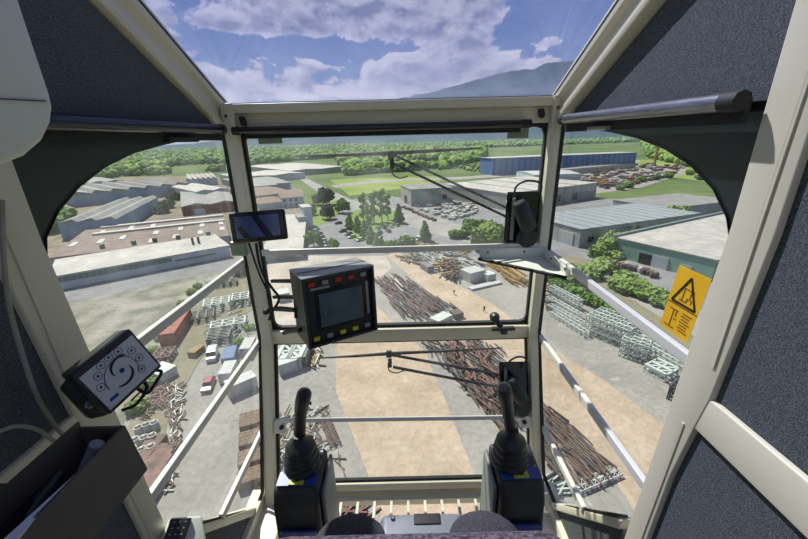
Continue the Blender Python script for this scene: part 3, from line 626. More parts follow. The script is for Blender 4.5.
# ---- generic stock: stacks of bars, lattice sections, containers
def protobar(name,cat,kind,m,L,w,label,group):
    t=MB()
    if kind=='bar': t.box((0,0,w/2),(L,w,w))
    elif kind=='beam':
        t.box((0,0,w*.05),(L,w*.7,w*.12)); t.box((0,0,w*.95),(L,w*.7,w*.12)); t.box((0,0,w/2),(L,w*.12,w*.85))
    elif kind=='pipe': t.tube([(-L/2,0,w/2),(L/2,0,w/2)],w/2,8)
    o=t.build(name,m); return tag(o,label,cat,group)
def pile(name,cat,kind,mats,poly_,dirp,n,L,w,label,group,layers=2,jit=.12,fill=1.):
    """bars lie along dirp inside a pixel polygon of the ground"""
    _,a,_=seg(*dirp); xs=[p[0] for p in poly_]; ys=[p[1] for p in poly_]; pr=[protobar(name,cat,kind,m,L*random.uniform(.8,1.1),w,label,group) for m in mats for _ in (0,1)]
    k=0; tries=0
    while k<n and tries<n*30:
        tries+=1
        x=random.uniform(min(xs),max(xs)); y=random.uniform(min(ys),max(ys))
        if not inpoly(x,y,poly_) or any(abs(x-a_)<b_ and abs(y-c_)<d_ for a_,c_,b_,d_ in OBST): continue
        src=pr[k%len(pr)]; o=src if k<len(pr) else src.copy()
        if k>=len(pr): COL.objects.link(o)
        g=G(x,y); o.location=(g.x,g.y,g.z+.12+w*1.02*random.randrange(layers)); o.rotation_euler.z=a+random.gauss(0,jit); k+=1
OBST=[(441,322,12,7),(456,317,10,6),(472,279,11,6),(488,280,7,4),(485,287,18,4),(427,270,7,5),(290,362,14,12),(287,369,13,6),(303,359,7,12),(332,440,5,40)]   # keep clear around skips, stacks and boxes
RU=['rust','rust','rustred','darksteel']
D1=((400,284),(446,322))
pile('steel_girder','steel beam','beam',RU,[(374,281),(398,276),(462,315),(444,322),(404,320),(398,316)],D1,240,5,.34,'rusted steel beam in the big pile left of the sand road','rusted beams in the upper pile',4,.06)
pile('steel_pipe','pipe','pipe',['whitesteel'],[(388,279),(392,278),(408,296),(403,298)],((390,279),(406,297)),10,7,.35,'pale metal pipe lying on top of the big rusty pile','pale pipes on the upper pile',4,.03)
pile('rusty_section','steel beam','beam',['rust','rust','darksteel'],[(424,345),(470,340),(500,350),(508,400),(530,420),(500,432)],((424,345),(500,440)),230,4.5,.26,'rusted steel beam in the pile seen through the lower front window','rusted beams in the lower pile',4,.25)
pile('steel_frame_bar','bar','bar',['rustred'],[(440,348),(480,344),(500,396),(486,400)],((424,345),(490,430)),30,5,.35,'red oxide bar in the pile behind the lower wiper arms','red bars in the lower pile',5,.5)
pile('rusty_profile','steel beam','beam',['rust','darksteel','rust','timber'],[(544,408),(560,418),(606,466),(596,474),(566,484),(548,470)],((545,408),(606,468)),200,4,.24,'rusted steel beam in the dark pile seen through the right window','rusted beams in the right pile',4,.12)
pile('steel_offcut','scrap','beam',['darksteel','galv'],[(548,470),(566,480),(590,478),(560,500),(545,500)],((560,490),(600,470)),30,3,.3,'grey steel offcut at the near end of the right pile','grey offcuts by the right pile',2,.4)
pile('steel_offcut','scrap','beam',['darksteel','rust'],[(545,284),(560,292),(556,312),(545,312)],((545,284),(556,312)),20,4,.35,'dark steel piece beside the long lattice sections','dark pieces beside the lattice sections',3,.6)
# yellow and rusty goods right of the sand road
pile('ochre_section','steel section','beam',['ochre'],[(487,258),(520,272),(526,284),(510,284),(490,268)],((490,262),(520,282)),60,8,.5,'yellow steel section in the stacks below the corner shelf','yellow sections below the corner shelf',4,.08)
pile('ochre_section','steel section','bar',['ochre','rust'],[(434,266),(448,262),(462,272),(452,281),(438,276)],((436,270),(458,264)),60,4,.4,'yellow and rusty bar in the heap right of the sand road','tangled heap right of the sand road',5,.7)
pile('steel_offcut','scrap','beam',['rust'],[(447,266),(462,266),(463,281),(452,283)],((450,280),(458,264)),40,4,.5,'rusty piece in the dark heap beside the white stack','dark rusty heap beside the white stack',5,.5)
pile('ochre_section','steel section','bar',['ochre'],[(396,246),(430,240),(440,250),(470,250),(470,256),(410,254)],((400,252),(440,244)),60,4,.35,'yellow bar among the loose goods below the car park','yellow goods below the car park',2,.5)
pile('grey_section','steel section','beam',['galv','whitesteel','darksteel'],[(420,254),(450,252),(480,262),(486,276),(470,266),(430,262)],((430,254),(460,268)),60,6,.4,'pale grey section in the rows right of the sand road','pale sections right of the sand road',2,.2)
pile('steel_offcut','scrap','bar',['rust','darksteel','timber'],[(398,258),(420,256),(430,264),(412,266)],((400,258),(420,266)),30,4,.4,'rusty bar beside the upper end of the sand road','rusty bars at the top of the sand road',2,.4)
def boxy(name,cat,label,p0,p1,w,h,m,lid=None,group=None,lift=.05):
    c,a,L=seg(p0,p1); t=thing(name,label,cat,(c.x,c.y,c.z+lift),group,a)
    b=MB(); b.bb((-L/2,-w/2,0),(L/2,w/2,h)); 
    lp(b,'body',m,t,bevel=.05)
    r=MB()
    for i in range(max(2,int(L/.6))):
        x=-L/2+L*(i+.5)/max(2,int(L/.6))
        r.bb((x-.08,-w/2-.05,.1),(x+.08,w/2+.05,h+.03))
    lp(r,'ribs',lid or m,t); return t
boxy('sheet_stack','stack of sheets','square white stack of wrapped panels right of the sand road',(465,281),(480,277),5,3.2,'whitesteel')
boxy('sheet_stack','stack of sheets','smaller pale stack to the right of the square white stack',(484,281),(492,279),3.5,2.4,'galv')
boxy('flat_trailer','trailer','low white flat trailer in front of the square white stack',(470,290),(500,283),2.2,.6,'whitesteel')
boxy('small_lorry','lorry','small grey lorry parked on the sand road edge',(423,268),(431,273),2.4,2.2,'darksteel','whitesteel')
boxy('skip','skip','pale green skip at the near end of the big rusty pile',(434,325),(448,318),3,1.4,'galv')
boxy('skip','skip','rusty skip at the right tip of the big rusty pile',(452,318),(461,316),2.6,1.5,'rust','darksteel')
# white sacks
pr=None
for i in range(120):
    x=random.uniform(413,478); y=random.uniform(203,221)
    if not inpoly(x,y,[(411,208),(440,200),(476,203),(484,212),(470,216),(452,221),(430,214)]): continue
    g=G(x,y); s=random.uniform(.9,1.3)
    if pr is None:
        b=MB(); bm_=b.box((0,0,.7),(2.2,1.6,1.4)); pr=b.build('white_sack','bag',bevel=.25,seg=2); tag(pr,'white wrapped sack in the rows in front of the grey depot','sack','white sacks in the storage yard'); o=pr
    else: o=pr.copy(); COL.objects.link(o)
    o.location=(g.x,g.y,g.z+.1); o.rotation_euler.z=random.uniform(-.4,.4)+.5; o.scale=(s,s,s)
pr=None
for i in range(26):
    g=G(404+i*1.15*2.2,208+i*.55*2.0+random.uniform(-.6,.6)) if i<13 else G(440+(i-13)*3,205+random.uniform(-2,6))
    if pr is None: b=MB(); b.box((0,0,.6),(2.5,1.2,1.2)); pr=b.build('pallet_stack','rustred',bevel=.05); tag(pr,'reddish pallet stack on the sack storage yard','pallet','pallet stacks near the grey depot'); o=pr
    else: o=pr.copy(); COL.objects.link(o)
    o.location=(g.x,g.y,g.z+.1); o.rotation_euler.z=.6
# scrapyard heaps
SM=['rust','rustred','ochre','whitesteel','darksteel','timber']; prs=[]
for i in range(330):
    x=random.uniform(565,682); y=random.uniform(164,190)
    if not inpoly(x,y,[(572,180),(612,168),(655,163),(682,168),(672,176),(640,184),(606,190),(592,186)]): continue
    if len(prs)<6:
        b=MB()
        for k in range(3): b.box((random.uniform(-1,1),random.uniform(-1,1),.6+k*.6),(random.uniform(3,8),random.uniform(1.5,3),1.0),Matrix.Rotation(random.uniform(-.5,.5),3,'Z'))
        o=b.build('scrap_heap',SM[len(prs)]); tag(o,'low heap of mixed scrap metal beyond the pale warehouse','scrap','scrap heaps beyond the pale warehouse'); prs.append(o)
    else: o=random.choice(prs).copy(); COL.objects.link(o)
    g=G(x,y); o.location=(g.x,g.y,g.z+.15); o.rotation_euler.z=random.uniform(-.5,.9); o.scale=(random.uniform(.7,1.3),)*3
# bins and goods by the green warehouse
prs=[]
for i in range(46):
    x,y=(608+i*1.9+random.uniform(-1,1),262+i*.62+random.uniform(-1.5,1.5)) if i<26 else (594+random.uniform(0,26),268+random.uniform(0,12))
    if len(prs)<4:
        b=MB(); b.box((0,0,.6),(1.6,1.2,1.2)); b.box((.1,.1,1.3),(1.2,.9,.3)); o=b.build('goods_crate',['rust','timber','darksteel','whitesteel'][len(prs)]); tag(o,'small crate of goods along the wall of the green warehouse','crate','crates outside the green warehouse'); prs.append(o)
    else: o=random.choice(prs).copy(); COL.objects.link(o)
    g=G(x,y); o.location=(g.x,g.y,g.z+.2); o.rotation_euler.z=random.uniform(-.5,.5)
boxy('flat_container','container','long grey container lying by the bushes near the green warehouse',(594,279),(617,284),2.4,1.6,'darksteel','galv')
# dark fence along the side road
c0,c1=G(612,286),G(672,303); t=thing('yard_fence','long dark grey fence between side road and bushes','fence',(c0.x,c0.y,c0.z))
MB().bar(c0+Vector((0,0,1.2)),c1+Vector((0,0,1.2)),.15,1.6).build('panel','darksteel',t)
for i in range(12): p=c0.lerp(c1,i/11); MB().bar(p,p+Vector((0,0,2.2)),.2,.2).build('post','darksteel',t)
c0,c1=G(545,272),G(648,332); t=thing('yard_fence','thin wire fence behind the white lattice stacks','fence',(c0.x,c0.y,c0.z))
for z_ in (.6,1.3,2.0): MB().bar(c0+Vector((0,0,z_)),c1+Vector((0,0,z_)),.05,.05).build('wire','darksteel',t)
for i in range(18): p=c0.lerp(c1,i/17); MB().bar(p,p+Vector((0,0,2.2)),.1,.1).build('post','galv',t)
# white crane lattice sections, stacked
def section(L,w,hh,n,r,m,label,group,name='crane_section'):
    b=MB(); lattice(b,(-L/2,0,hh/2),(L/2,0,hh/2),w,hh,n,r); o=b.build(name,m); return tag(o,label,'crane section',group)
sec=section(11,1.3,1.3,8,.13,'galv','long white lattice crane section in the row behind the concrete yard','long lattice sections laid in rows')
_,a0,_=seg((545,300),(600,338)); first=True
rows=[]
for i in range(10):
    A_=Vector((546,286,0)).lerp(Vector((618,326,0)),0); 
for j,(x0,y0,x1,y1) in enumerate(((552,288,608,318),(550,294,604,324),(548,301,598,330),(548,309,592,333),(552,316,586,338))):
    a_=G(x0,y0); b_=G(x1,y1); d=(b_-a_); ang=math.atan2(d.y,d.x); n=max(1,int(d.length/11.4))
    for k in range(n):
        for lay in range(2 if j in (1,) else 1):
            p=a_+d.normalized()*(5.7+11.4*k); o=sec if first else sec.copy()
            if not first: COL.objects.link(o)
            first=False; o.location=(p.x,p.y,p.z+.12+lay*1.35); o.rotation_euler.z=ang+random.uniform(-.03,.03)
def lstack(label,group,p0,p1,L,w,hh,cols,lays,n,r,m='galv',turn=0.,name='crane_section'):
    c,a,_=seg(p0,p1); a+=turn; s=section(L,w,hh,n,r,m,label,group,name); k=0
    for i in range(cols):
        for l in range(lays):
            o=s if k==0 else s.copy()
            if k: COL.objects.link(o)
            off=(i-(cols-1)/2)*(w+.12); o.location=(c.x-math.sin(a)*off,c.y+math.cos(a)*off,c.z+.12+l*(hh+.08)); o.rotation_euler.z=a+random.uniform(-.02,.02); k+=1
lstack('lattice crane section in the tall white stack behind the concrete yard','tall white stack of lattice sections',(592,330),(632,346),9,1.5,1.5,4,3,6,.13)
lstack('short white lattice section in the square stack right of the tall one','square stack of short sections',(622,352),(646,360),4.5,1.3,1.2,3,3,3,.12)
lstack('lattice section lying beyond the square stack','sections beyond the square stack',(648,348),(690,372),10,1.2,1.2,3,1,8,.09)
lstack('pale counterweight frame in the pair near the right pillar','pale frames near the right pillar',(652,370),(668,378),3.6,1.8,1.4,2,1,2,.35)
lstack('dark grey lattice frame standing beside the right window pillar','dark lattice frame',(672,405),(684,392),3.5,2.2,2.6,1,1,3,.16,'darksteel')
lstack('white lattice ladder lying at the near end of the right pile','white ladders at the near end of the right pile',(575,491),(618,473),7,.6,.5,2,1,9,.08,'whitesteel')
# ---- left yard
t=boxy('shipping_container','container','orange-red container with two roof holes at the left of the yard',(169,346),(186,320),3.3,3.0,'orange')
mbx=MB()
for x in (-2,2.): mbx.lathe((x,0,3.04),[(.35,0),(.3,.06)],n=10)
lp(mbx,'roof_hatch','darksteel',t)
lstack('red oxide lattice frame in front of the orange container','red lattice frames',(160,366),(170,352),4,1.6,1.4,2,1,3,.18,'rustred')
lstack('white lattice tower section in the field beside the orange container','upright white lattice sections',(216,322),(220,296),5,2.0,2.0,3,1,3,.2)
lstack('pale lattice section beside the left front post','lattice sections beside the left front post',(240,318),(243,290),5,2,2,2,1,3,.2)
lstack('grey lattice section between the orange container and the white ones','grey lattice sections',(200,335),(206,306),5,1.7,1.4,3,1,4,.14,'darksteel')
lstack('dark grey steel frame stacked above the white van','dark frames above the van',(218,348),(222,334),4,2.2,1.6,2,1,3,.2,'darksteel')
lstack('white lattice section near the top of the yard by the window bar','white sections near the white hall',(205,285),(232,278),7,1.5,1.2,2,1,5,.15)
lstack('red lattice section near the top of the yard by the front post','red sections near the front post',(238,276),(248,272),6,1.6,1.6,2,2,4,.16,'rustred')
lstack('red frame on the far side of the lattice field','red frames in the lattice field',(238,300),(248,298),4,1.4,1.2,2,1,3,.16,'rustred')
lstack('white square frame in the row above the white van','white square frames above the van',(228,340),(231,318),3.6,2.4,1.6,3,1,2,.2)
lstack('grey square frame at the far end of the lattice field','grey frames at the far end of the lattice field',(222,292),(226,280),3.6,1.8,1.4,4,1,3,.16,'darksteel')
pile('steel_offcut','scrap','beam',['darksteel','galv','darksteel'],[(206,318),(250,300),(254,338),(232,344),(206,338)],((210,330),(225,300)),90,1.8,.2,'loose grey steel piece in the lattice field at left','loose pieces in the lattice field',2,.8)
t=boxy('mini_loader','loader','yellow mini loader parked beside the white van',(192,358),(202,350),1.8,1.3,'ochre','darksteel')
boxy('site_box','box','blue tool container left of the front post',(229,367),(233,354),2.4,2.0,'tarpblue'); boxy('site_box','box','small white site cabin below the blue container',(226,384),(233,370),2.3,2.2,'whitesteel')
boxy('site_box','box','long white trailer box left of the front post, with a wide shadow',(228,396),(256,384),2.6,2.4,'whitesteel'); boxy('site_box','box','white box on the yard right above the blue container',(246,358),(252,346),2.2,2.2,'whitesteel')
boxy('site_box','box','grey shed near the control panel',(155,382),(172,372),4,2.0,'galv')
for i in range(4): boxy('timber_pack','timber',['brown timber pack, topmost beside the left front post','brown timber pack, second from the top beside the left front post','brown timber pack, third beside the left front post','brown timber pack lowest beside the left front post'][i],(252,432+i*19),(252,418+i*19),3.2,1.4,'timber')
for i,(x,y) in enumerate(((140,434),(148,431),(156,429),(137,446),(146,444),(154,442),(134,455),(144,456),(153,453))):
    if i==0:
        pr=thing('concrete_ring','white concrete ring in the group below the control panel','ring',G(x,y)+Vector((0,0,.2)),'white concrete rings'); b=MB(); b.lathe((0,0,0),[(.62,0),(.62,1.2),(.45,1.2),(.45,.1)],n=16); lp(b,'ring','bag',pr); b=MB(); b.lathe((0,0,1.2),[(.2,0),(.25,.2),(.1,.25)],n=10); lp(b,'cap','bag',pr)
    else: dup(pr,G(x,y)+Vector((0,0,.2)))
pile('steel_plate','plate','bar',['rust','rustred'],[(136,462),(164,448),(166,486),(146,500)],((140,480),(160,450)),16,5,1.2,'rust-brown plate lying below the white concrete rings','rust-brown plates',1,.1)
pile('scrap_piece','scrap','beam',['rust','timber','galv','rust'],[(166,384),(184,384),(186,412),(176,470),(168,500),(172,430),(160,400)],((178,400),(174,440)),150,1.5,.2,'brown scrap piece in the long heap along the grey yard','long brown heap along the yard',2,.6)
pile('scrap_bar','scrap','bar',['rustred','rust'],[(152,392),(168,384),(166,404),(142,424)],((150,400),(165,390)),70,1.6,.18,'red bar in the tangled heap under the control panel','red tangle under the control panel',3,.9)
# seen through the lower front window, left
lstack('pale grey container frame in front of the monitor bracket','pale frames left of the sand yard',(288,372),(298,352),5,2.2,2.2,2,1,2,.5,'galv')
boxy('site_box','box','white box seen through the lower front window at its left edge',(278,372),(296,366),3.5,2.4,'whitesteel'); boxy('site_box','box','grey box below the monitor, beside the sand yard',(300,368),(306,350),2.6,2.4,'darksteel','galv')
boxy('site_box','box','white box seen between the front post and monitor bracket',(278,300),(290,298),4,2.4,'whitesteel')
pile('ochre_section','steel section','bar',['rust','ochre','galv'],[(270,346),(322,344),(318,372),(300,362),(280,356)],((290,346),(310,372)),40,3.5,.25,'thin bar among the boxes under the monitor','thin bars under the monitor',2,.4)
pile('steel_frame_bar','bar','beam',['rust','timber','galv','rust'],[(276,410),(325,408),(345,475),(300,479),(276,470)],((330,400),(348,470)),150,2.4,.16,'rusty bar in the tangle behind the left joystick','rusty tangle behind the left joystick',3,.75)
lstack('rusty lattice boom lying across the tangle behind the left joystick','rusty booms behind the left joystick',(318,400),(346,475),6,.7,.6,2,1,8,.07,'rust')
pile('steel_frame_bar','bar','bar',['rustred','rust'],[(320,488),(372,490),(372,520),(320,520)],((320,520),(372,490)),30,3,.2,'red bar seen through the left end of the floor grate','red bars under the floor grate',2,.5)
# ================================================================== CABIN SHELL
XL,XR,YF=-.615,.560,1.38
ZF=-1.43; KZ=-.78; DN=Vector((0,-math.sin(PT),-math.cos(PT))); K0=Vector((0,YF,KZ))     # the front leans back below the knee line
def low(x,z): t=(z-KZ)/DN.z; return Vector((x,YF+DN.y*t,z))
def lowpx(x,y,off=0): return atd(x,y,1.562+off)
tn=[0]
def trim(mb,m='cream',bevel=.004,seg=3,name=None):
    tn[0]+=1; return struct(mb.build(name or 'trim_%d'%tn[0],m,bevel=bevel,seg=seg))
# front posts, each bending back at the middle transom
for x0,x1 in ((-.608,-.566),(.520,.557)):
    b=MB(); b.prism([(x0,YF-.045,.13),(x0,YF+.02,.13),(x0,YF+.02,KZ),(x0,low(0,ZF).y+.02,ZF),(x0,low(0,ZF).y-.05,ZF),(x0,YF-.045,KZ+.01)],(x1-x0,0,0)); trim(b)
# top transom: lip and stepped face
trim(MB().bb((-.60,YF-.035,.098),(.55,YF+.03,.128))); trim(MB().bb((-.60,YF-.015,.045),(.55,YF+.03,.099)))
trim(MB().bb((-.57,YF-.03,-.808),(.53,YF+.015,-.75)))                       # middle transom
b=MB(); b.bar(low(-.57,-1.395)+Vector((0,.0,0)),low(.53,-1.395),.045,.03,up0); trim(b)     # bottom transom
b=MB(); b.bb((-.62,1.125,ZF-.03),(.575,1.165,ZF+.004)); trim(b)
# roof beams and roof glass: the roof climbs backwards at 27 degrees
RS=.509; RD=Vector((0,-1,RS)).normalized(); RN=Vector((0,RS,1)).normalized()
A0=Vector((0,YF,.126)); RL_=2.1
for s,xi in ((-1,-.598),(1,.530)):
    xo=xi+s*.07; prof=[(xi,0),(xi,-.018),(xi,-.030),(xi+s*.014,-.038),(xi+s*.014,-.072),(xi+s*.004,-.08),(xi+s*.006,-.098),(xo,-.1),(xo,.01),(xi+s*.004,.01)]
    b=MB(); b.prism([Vector((x,YF+.02,.126))+RN*n_ for x,n_ in prof],RD*RL_); trim(b,bevel=.004)
b=MB(); b.prism([Vector((-.60,YF,.130)),Vector((.535,YF,.130)),Vector((.535,YF,.130))+RN*.006,Vector((-.60,YF,.130))+RN*.006],RD*RL_)
w5=struct(MB().bb((-.598,YF-.008,.127),(.532,YF+.02,.133)).build('window_5','rubber')); b.build('pane','roofglass',w5)
for x in (-.600,.532):
    b=MB(); a=Vector((x,YF-.002,.1285)); b.bar(a,a+RD*RL_,.006,.006); b.build('gasket','rubber',w5)
# rear roof bar (overhead, out of frame) closes the roof
trim(MB().bb((-.66,-.52,1.03),(.6,-.45,1.12)))
# B pillars
def pillar(xa,xb,s):
    b=MB(); b.prism([(xa,.522,.9),(xa,.60,.9),(xa,.60,-.15),(xa,.625,-.6),(xa,.675,ZF),(xa,.61,ZF),(xa,.573,-.69),(xa,.553,-.54),(xa,.540,-.46),(xa,.522,-.15)],(xb-xa,0,0)); trim(b)
    g=MB(); g.prism([(xa-s*.0022,.534,.6),(xa-s*.003,.540,.6),(xa-s*.003,.556,-.40),(xa-s*.003,.550,-.40)],(s*.004,0,0)); trim(g,'cream',0)
    g=MB(); g.prism([(xa-s*.0022,.575,-.55),(xa-s*.003,.581,-.55),(xa-s*.003,.632,ZF),(xa-s*.003,.626,ZF)],(s*.004,0,0)); trim(g,'cream',0)
pillar(XL+.004,XL-.05,-1); pillar(XR-.004,XR+.05,1)
# side walls: felt panels, waist rail
for s,X,nm in ((-1,XL,'wall_left'),(1,XR,'wall_right')):
    e=s*.04
    def P(y,z): return Vector((X+s*.006,y,z))
    b=MB()
    yt=lambda z: YF-(z-.03)/RS   # underside of the roof beam
    b.prism([P(.60,.045),P(1.33,.045),P(.60,.045+.73*RS),],(e,0,0))
    b.prism([P(-.9,-.46),P(.55,-.46),P(.53,.6),P(.3,.62),P(-.6,1.05),P(-.9,1.1)],(e,0,0))
    b.prism([P(-.9,-.54),P(.56,-.54),P(.62,ZF),P(-.9,ZF)],(e,0,0))
    b.prism([P(.5,-.0),P(.62,.35),P(.60,.45),P(-.6,1.06),P(.3,.5)],(e,0,0))
    struct(b.build(nm,'fabric'))
    trim(MB().bb((X-s*.0025,-.9,-.543),(X+s*.05,.60,-.463)))
# sloping sills under the side windows with felt panels beneath, floor side beams
for s,X,T0,T1,B0,B1 in ((-1,-.618,(261,506),(168,536),(258,514.5),(175,545)),(1,.565,(551,502),(622,520),(549,508.5),(618,529))):
    q=[atx(*p,X) for p in (T0,T1,B1,B0)]
    b=MB(); b.prism([(X,p.y,p.z) for p in q],(s*.05,0,0)); trim(b)
    b=MB(); yb=q[3].y+.01; b.prism([(X+s*.012,q[3].y,q[3].z),(X+s*.012,q[2].y,q[2].z),(X+s*.012,.64,ZF),(X+s*.012,q[3].y-.03,ZF)],(s*.03,0,0)); struct(b.build('wall_'+('left' if s<0 else 'right')+'_lower','fabric'))
    b=MB(); b.bar((X+s*.02,1.14,ZF+.02),(X+s*.02,-.5,ZF+.02),.055,.05); trim(b)
    b=MB(); b.prism([(X-s*.002,q[0].y+.02,q[0].z-.0),(X-s*.002,q[0].y-.015,q[0].z-.02),(X-s*.002,1.02,ZF),(X-s*.002,1.14,ZF)],(s*.04,0,0)); trim(b)
    # frit band arch and pane
    arc=[(1.194,.025),(1.05,.012),(.93,-.004),(.82,-.028),(.74,-.056),(.67,-.095),(.625,-.14),(.600,-.19)] if s>0 else [(1.13,.02),(1.0,.005),(.896,-.010),(.80,-.035),(.72,-.068),(.66,-.105),(.62,-.145),(.600,-.20)]
    Xg=X+s*(.008 if s>0 else .010); top=.055
    b=MB()
    for (y0,z0),(y1,z1) in zip(arc,arc[1:]): b.prism([(Xg,y0,z0),(Xg,y1,z1),(Xg,y1,top),(Xg,y0,top)],(s*.004,0,0))
    b.prism([(Xg,1.37,.036),(Xg,arc[0][0],arc[0][1]),(Xg,arc[0][0],top),(Xg,1.37,top)],(s*.004,0,0))
    # halftone edge
    for k in range(150):
        t=k/149*(len(arc)-1); i=min(int(t),len(arc)-2); f=t-i; y=arc[i][0]*(1-f)+arc[i+1][0]*f; z=arc[i][1]*(1-f)+arc[i+1][1]*f
        n_=Vector((0,arc[i+1][1]-arc[i][1],-(arc[i+1][0]-arc[i][0]))).normalized(); n_=-n_ if n_.z>0 else n_
        for d_,r_ in ((.0012,.0030),(.0042,.0018)):
            c_=Vector((Xg,y,z))+n_*d_; b.box(c_,(.002,r_*1.6,r_*1.6))
    wn=struct(b.build('window_3' if s<0 else 'window_4','frit'))
    q0=atx(*T0,X); q1=atx(*T1,X)
    b=MB(); b.prism([(Xg+s*.005,1.37,.05),(Xg+s*.005,.59,.05),(Xg+s*.005,.62,q1.z),(Xg+s*.005,q0.y,q0.z),(Xg+s*.005,low(0,q0.z).y,q0.z),(Xg+s*.005,YF,KZ)],(s*.005,0,0)); b.build('pane','glass',wn)
    b=MB()   # gasket along the front post and sill
    zt=q0.z+.02; Xk=.561 if s>0 else -.612; g0=Vector((Xk,YF-.043,.04)); g1=Vector((Xk,YF-.043,KZ)); g2=Vector((Xk,low(0,zt).y-.047,zt+.03)); g3=Vector((Xg,q0.y-.02,q0.z+.012)); g4=Vector((Xg,q1.y,q1.z+.012))
    for a_,c_ in ((g0,g1),(g1,g2),(g2,g3),(g3,g4)): b.bar(a_,c_,.008,.012,(s,0,0))
    b.build('gasket','rubber',wn)
# front windows
def frame4(pts,w,d): 
    b=MB()
    for i in range(4): b.bar(pts[i],pts[(i+1)%4],d,w,(0,1,0) if 0 else Vector(pts[1])-Vector(pts[0]) if i%2 else Vector(pts[2])-Vector(pts[1]))
    return b
P_=[Vector((-.563,YF+.0,.04)),Vector((.521,YF,.04)),Vector((.521,YF,-.745)),Vector((-.563,YF,-.745))]
w1=struct(frame4(P_,.014,.02).build('window_1','rubber')); MB().bb((-.57,YF+.004,-.75),(.53,YF+.009,.05)).build('pane','glass',w1)
b=MB()
for cx,cz,dx,dz in ((-.556,.033,1,-1),(.514,.033,-1,-1),(.514,-.738,-1,1),(-.556,-.738,1,1)):
    b.prism([(cx,YF-.008,cz),(cx+dx*.03,YF-.008,cz),(cx+dx*.012,YF-.008,cz+dz*.006),(cx+dx*.006,YF-.008,cz+dz*.012),(cx,YF-.008,cz+dz*.03)],(0,.015,0))
b.build('corner_seal','rubber',w1)
P_=[low(-.563,-.812),low(.521,-.812),low(.521,-1.378),low(-.563,-1.378)]
w2=struct(frame4(P_,.014,.02).build('window_2','rubber'))
b=MB(); n2=-Vector((0,math.cos(PT),-math.sin(PT)))*-.006; b.prism([low(-.57,-.80)+n2,low(.53,-.80)+n2,low(.53,-1.39)+n2,low(-.57,-1.39)+n2],n2*.7); b.build('pane','glass',w2)
# guard rails
rails=thing('guard_rail','thin white guard rail across the upper front window','rail',(-.02,YF-.04,-.41))
b=MB(); b.bar(aty(262,252.8,YF-.04),aty(541,245.5,YF-.04),.014,.024); b.build('bar','rail',rails,bevel=.003)
t=thing('guard_rail','thin white guard rail across the lower front window','rail',lowpx(400,417,-.04))
b=MB(); b.bar(lowpx(276,420.6,-.04),lowpx(530,417,-.04),.02,.014,up0); b.build('bar','rail',t,bevel=.003)
for (x,y) in ((280,427),(526,421.5)):
    b=MB(); b.box(lowpx(x,y,-.03),(.05,.02,.05),Matrix.Rotation(-PT,3,'X')); pl_=b.build('mounting_plate','rail',t,bevel=.004)
    b=MB(); b.lathe(lowpx(x+(2 if x<400 else -2),y,-.042),[(.009,0),(.009,.01)],-fw,12); b.build('plug','rubber',pl_)
for s,X,L_ in ((-1,-.622,[((247,259),(142,340)),((258.5,345.5),(150,493)),((263,430),(221,517))]),(1,.567,[((548,251),(690,362)),((541,337),(640,480)),((542,424),(584,511))])):
    for k,(p,q) in enumerate(L_):
        a=atx(*p,X); c=atx(*q,X); z_=(a.z+c.z)/2
        lb=('left' if s<0 else 'right'); t=thing('guard_rail','white guard rail across the %s side window, %s of three'%(lb,('uppermost','middle','lowest')[k]),'rail',(X,c.y,z_))
        b=MB(); b.bar((X,a.y+.02,z_),(X,min(c.y,.605) if k<2 else c.y,z_),.016,.026); b.build('bar','rail',t,bevel=.003)
# floor: cream frame with a grate of thin bars over open glass, solid behind
fl=MB(); fl.bb((-.66,-.9,ZF-.03),(.62,.80,ZF)); fl.bb((-.66,.80,ZF-.03),(-.52,1.13,ZF)); fl.bb((.48,.80,ZF-.03),(.62,1.13,ZF)); fl.bb((-.62,1.112,ZF-.03),(.58,1.14,ZF)); struct(fl.build('floor','floorpaint'))
gt=thing('floor_grate','cream floor grate of thin bars at the foot of the front window','grate',(-.02,.96,ZF))
b=MB()
for i in range(15): x=-.50+i*.0705; b.bb((x-.0055,.80,ZF-.022),(x+.0055,1.115,ZF-.002))
b.build('bars','floorpaint',gt); MB().bb((-.52,.955,ZF-.024),(.48,.962,ZF-.004)).build('cross_bar','floorpaint',gt)
# ================================================================== FITTINGS
def blind(label,a,b_,r,m,cap):
    t=thing('roller_blind',label,'blind',a); a=Vector(a); b_=Vector(b_); MB().tube([a,b_],r,20).build('tube',m,t)
    d=(b_-a).normalized(); MB().tube([a-d*.004,a+d*.018],r*cap,16).build('end_cap','rubber',t); MB().tube([b_-d*.03,b_+d*.004],r*cap,8 if cap>1.1 else 16).build('end_cap','rubber',t); return t
t=blind('black roller blind tube across the top of the front window',(aty(234,131,YF-.04)),(aty(530,123.5,YF-.04)),.0125,'blackgloss',1.12)
MB().bb((-.55,YF-.026,.016),(.42,YF-.02,.04)).build('cloth_edge','rubber',t)
t=blind('silvery black roller blind tube above the right side window',(XR-.03,1.275,.051),(XR-.03,.615,.045),.0145,'alu',1.12)
MB().bb((XR-.015,.62,.012),(XR-.006,1.30,.04)).build('cloth_edge','rubber',t); MB().bb((XR-.03,1.0,.012),(XR-.012,1.1,.022)).build('pull_tab','greyplastic',t)
t=blind('dark roller blind tube above the left side window',(XL+.03,1.275,.046),(XL+.03,.60,.042),.0145,'tube',1.12)
MB().bb((XL+.006,.61,.012),(XL+.015,1.30,.036)).build('cloth_edge','rubber',t); MB().bb((XL+.010,.98,.008),(XL+.03,1.12,.020)).build('pull_tab','rubber',t)
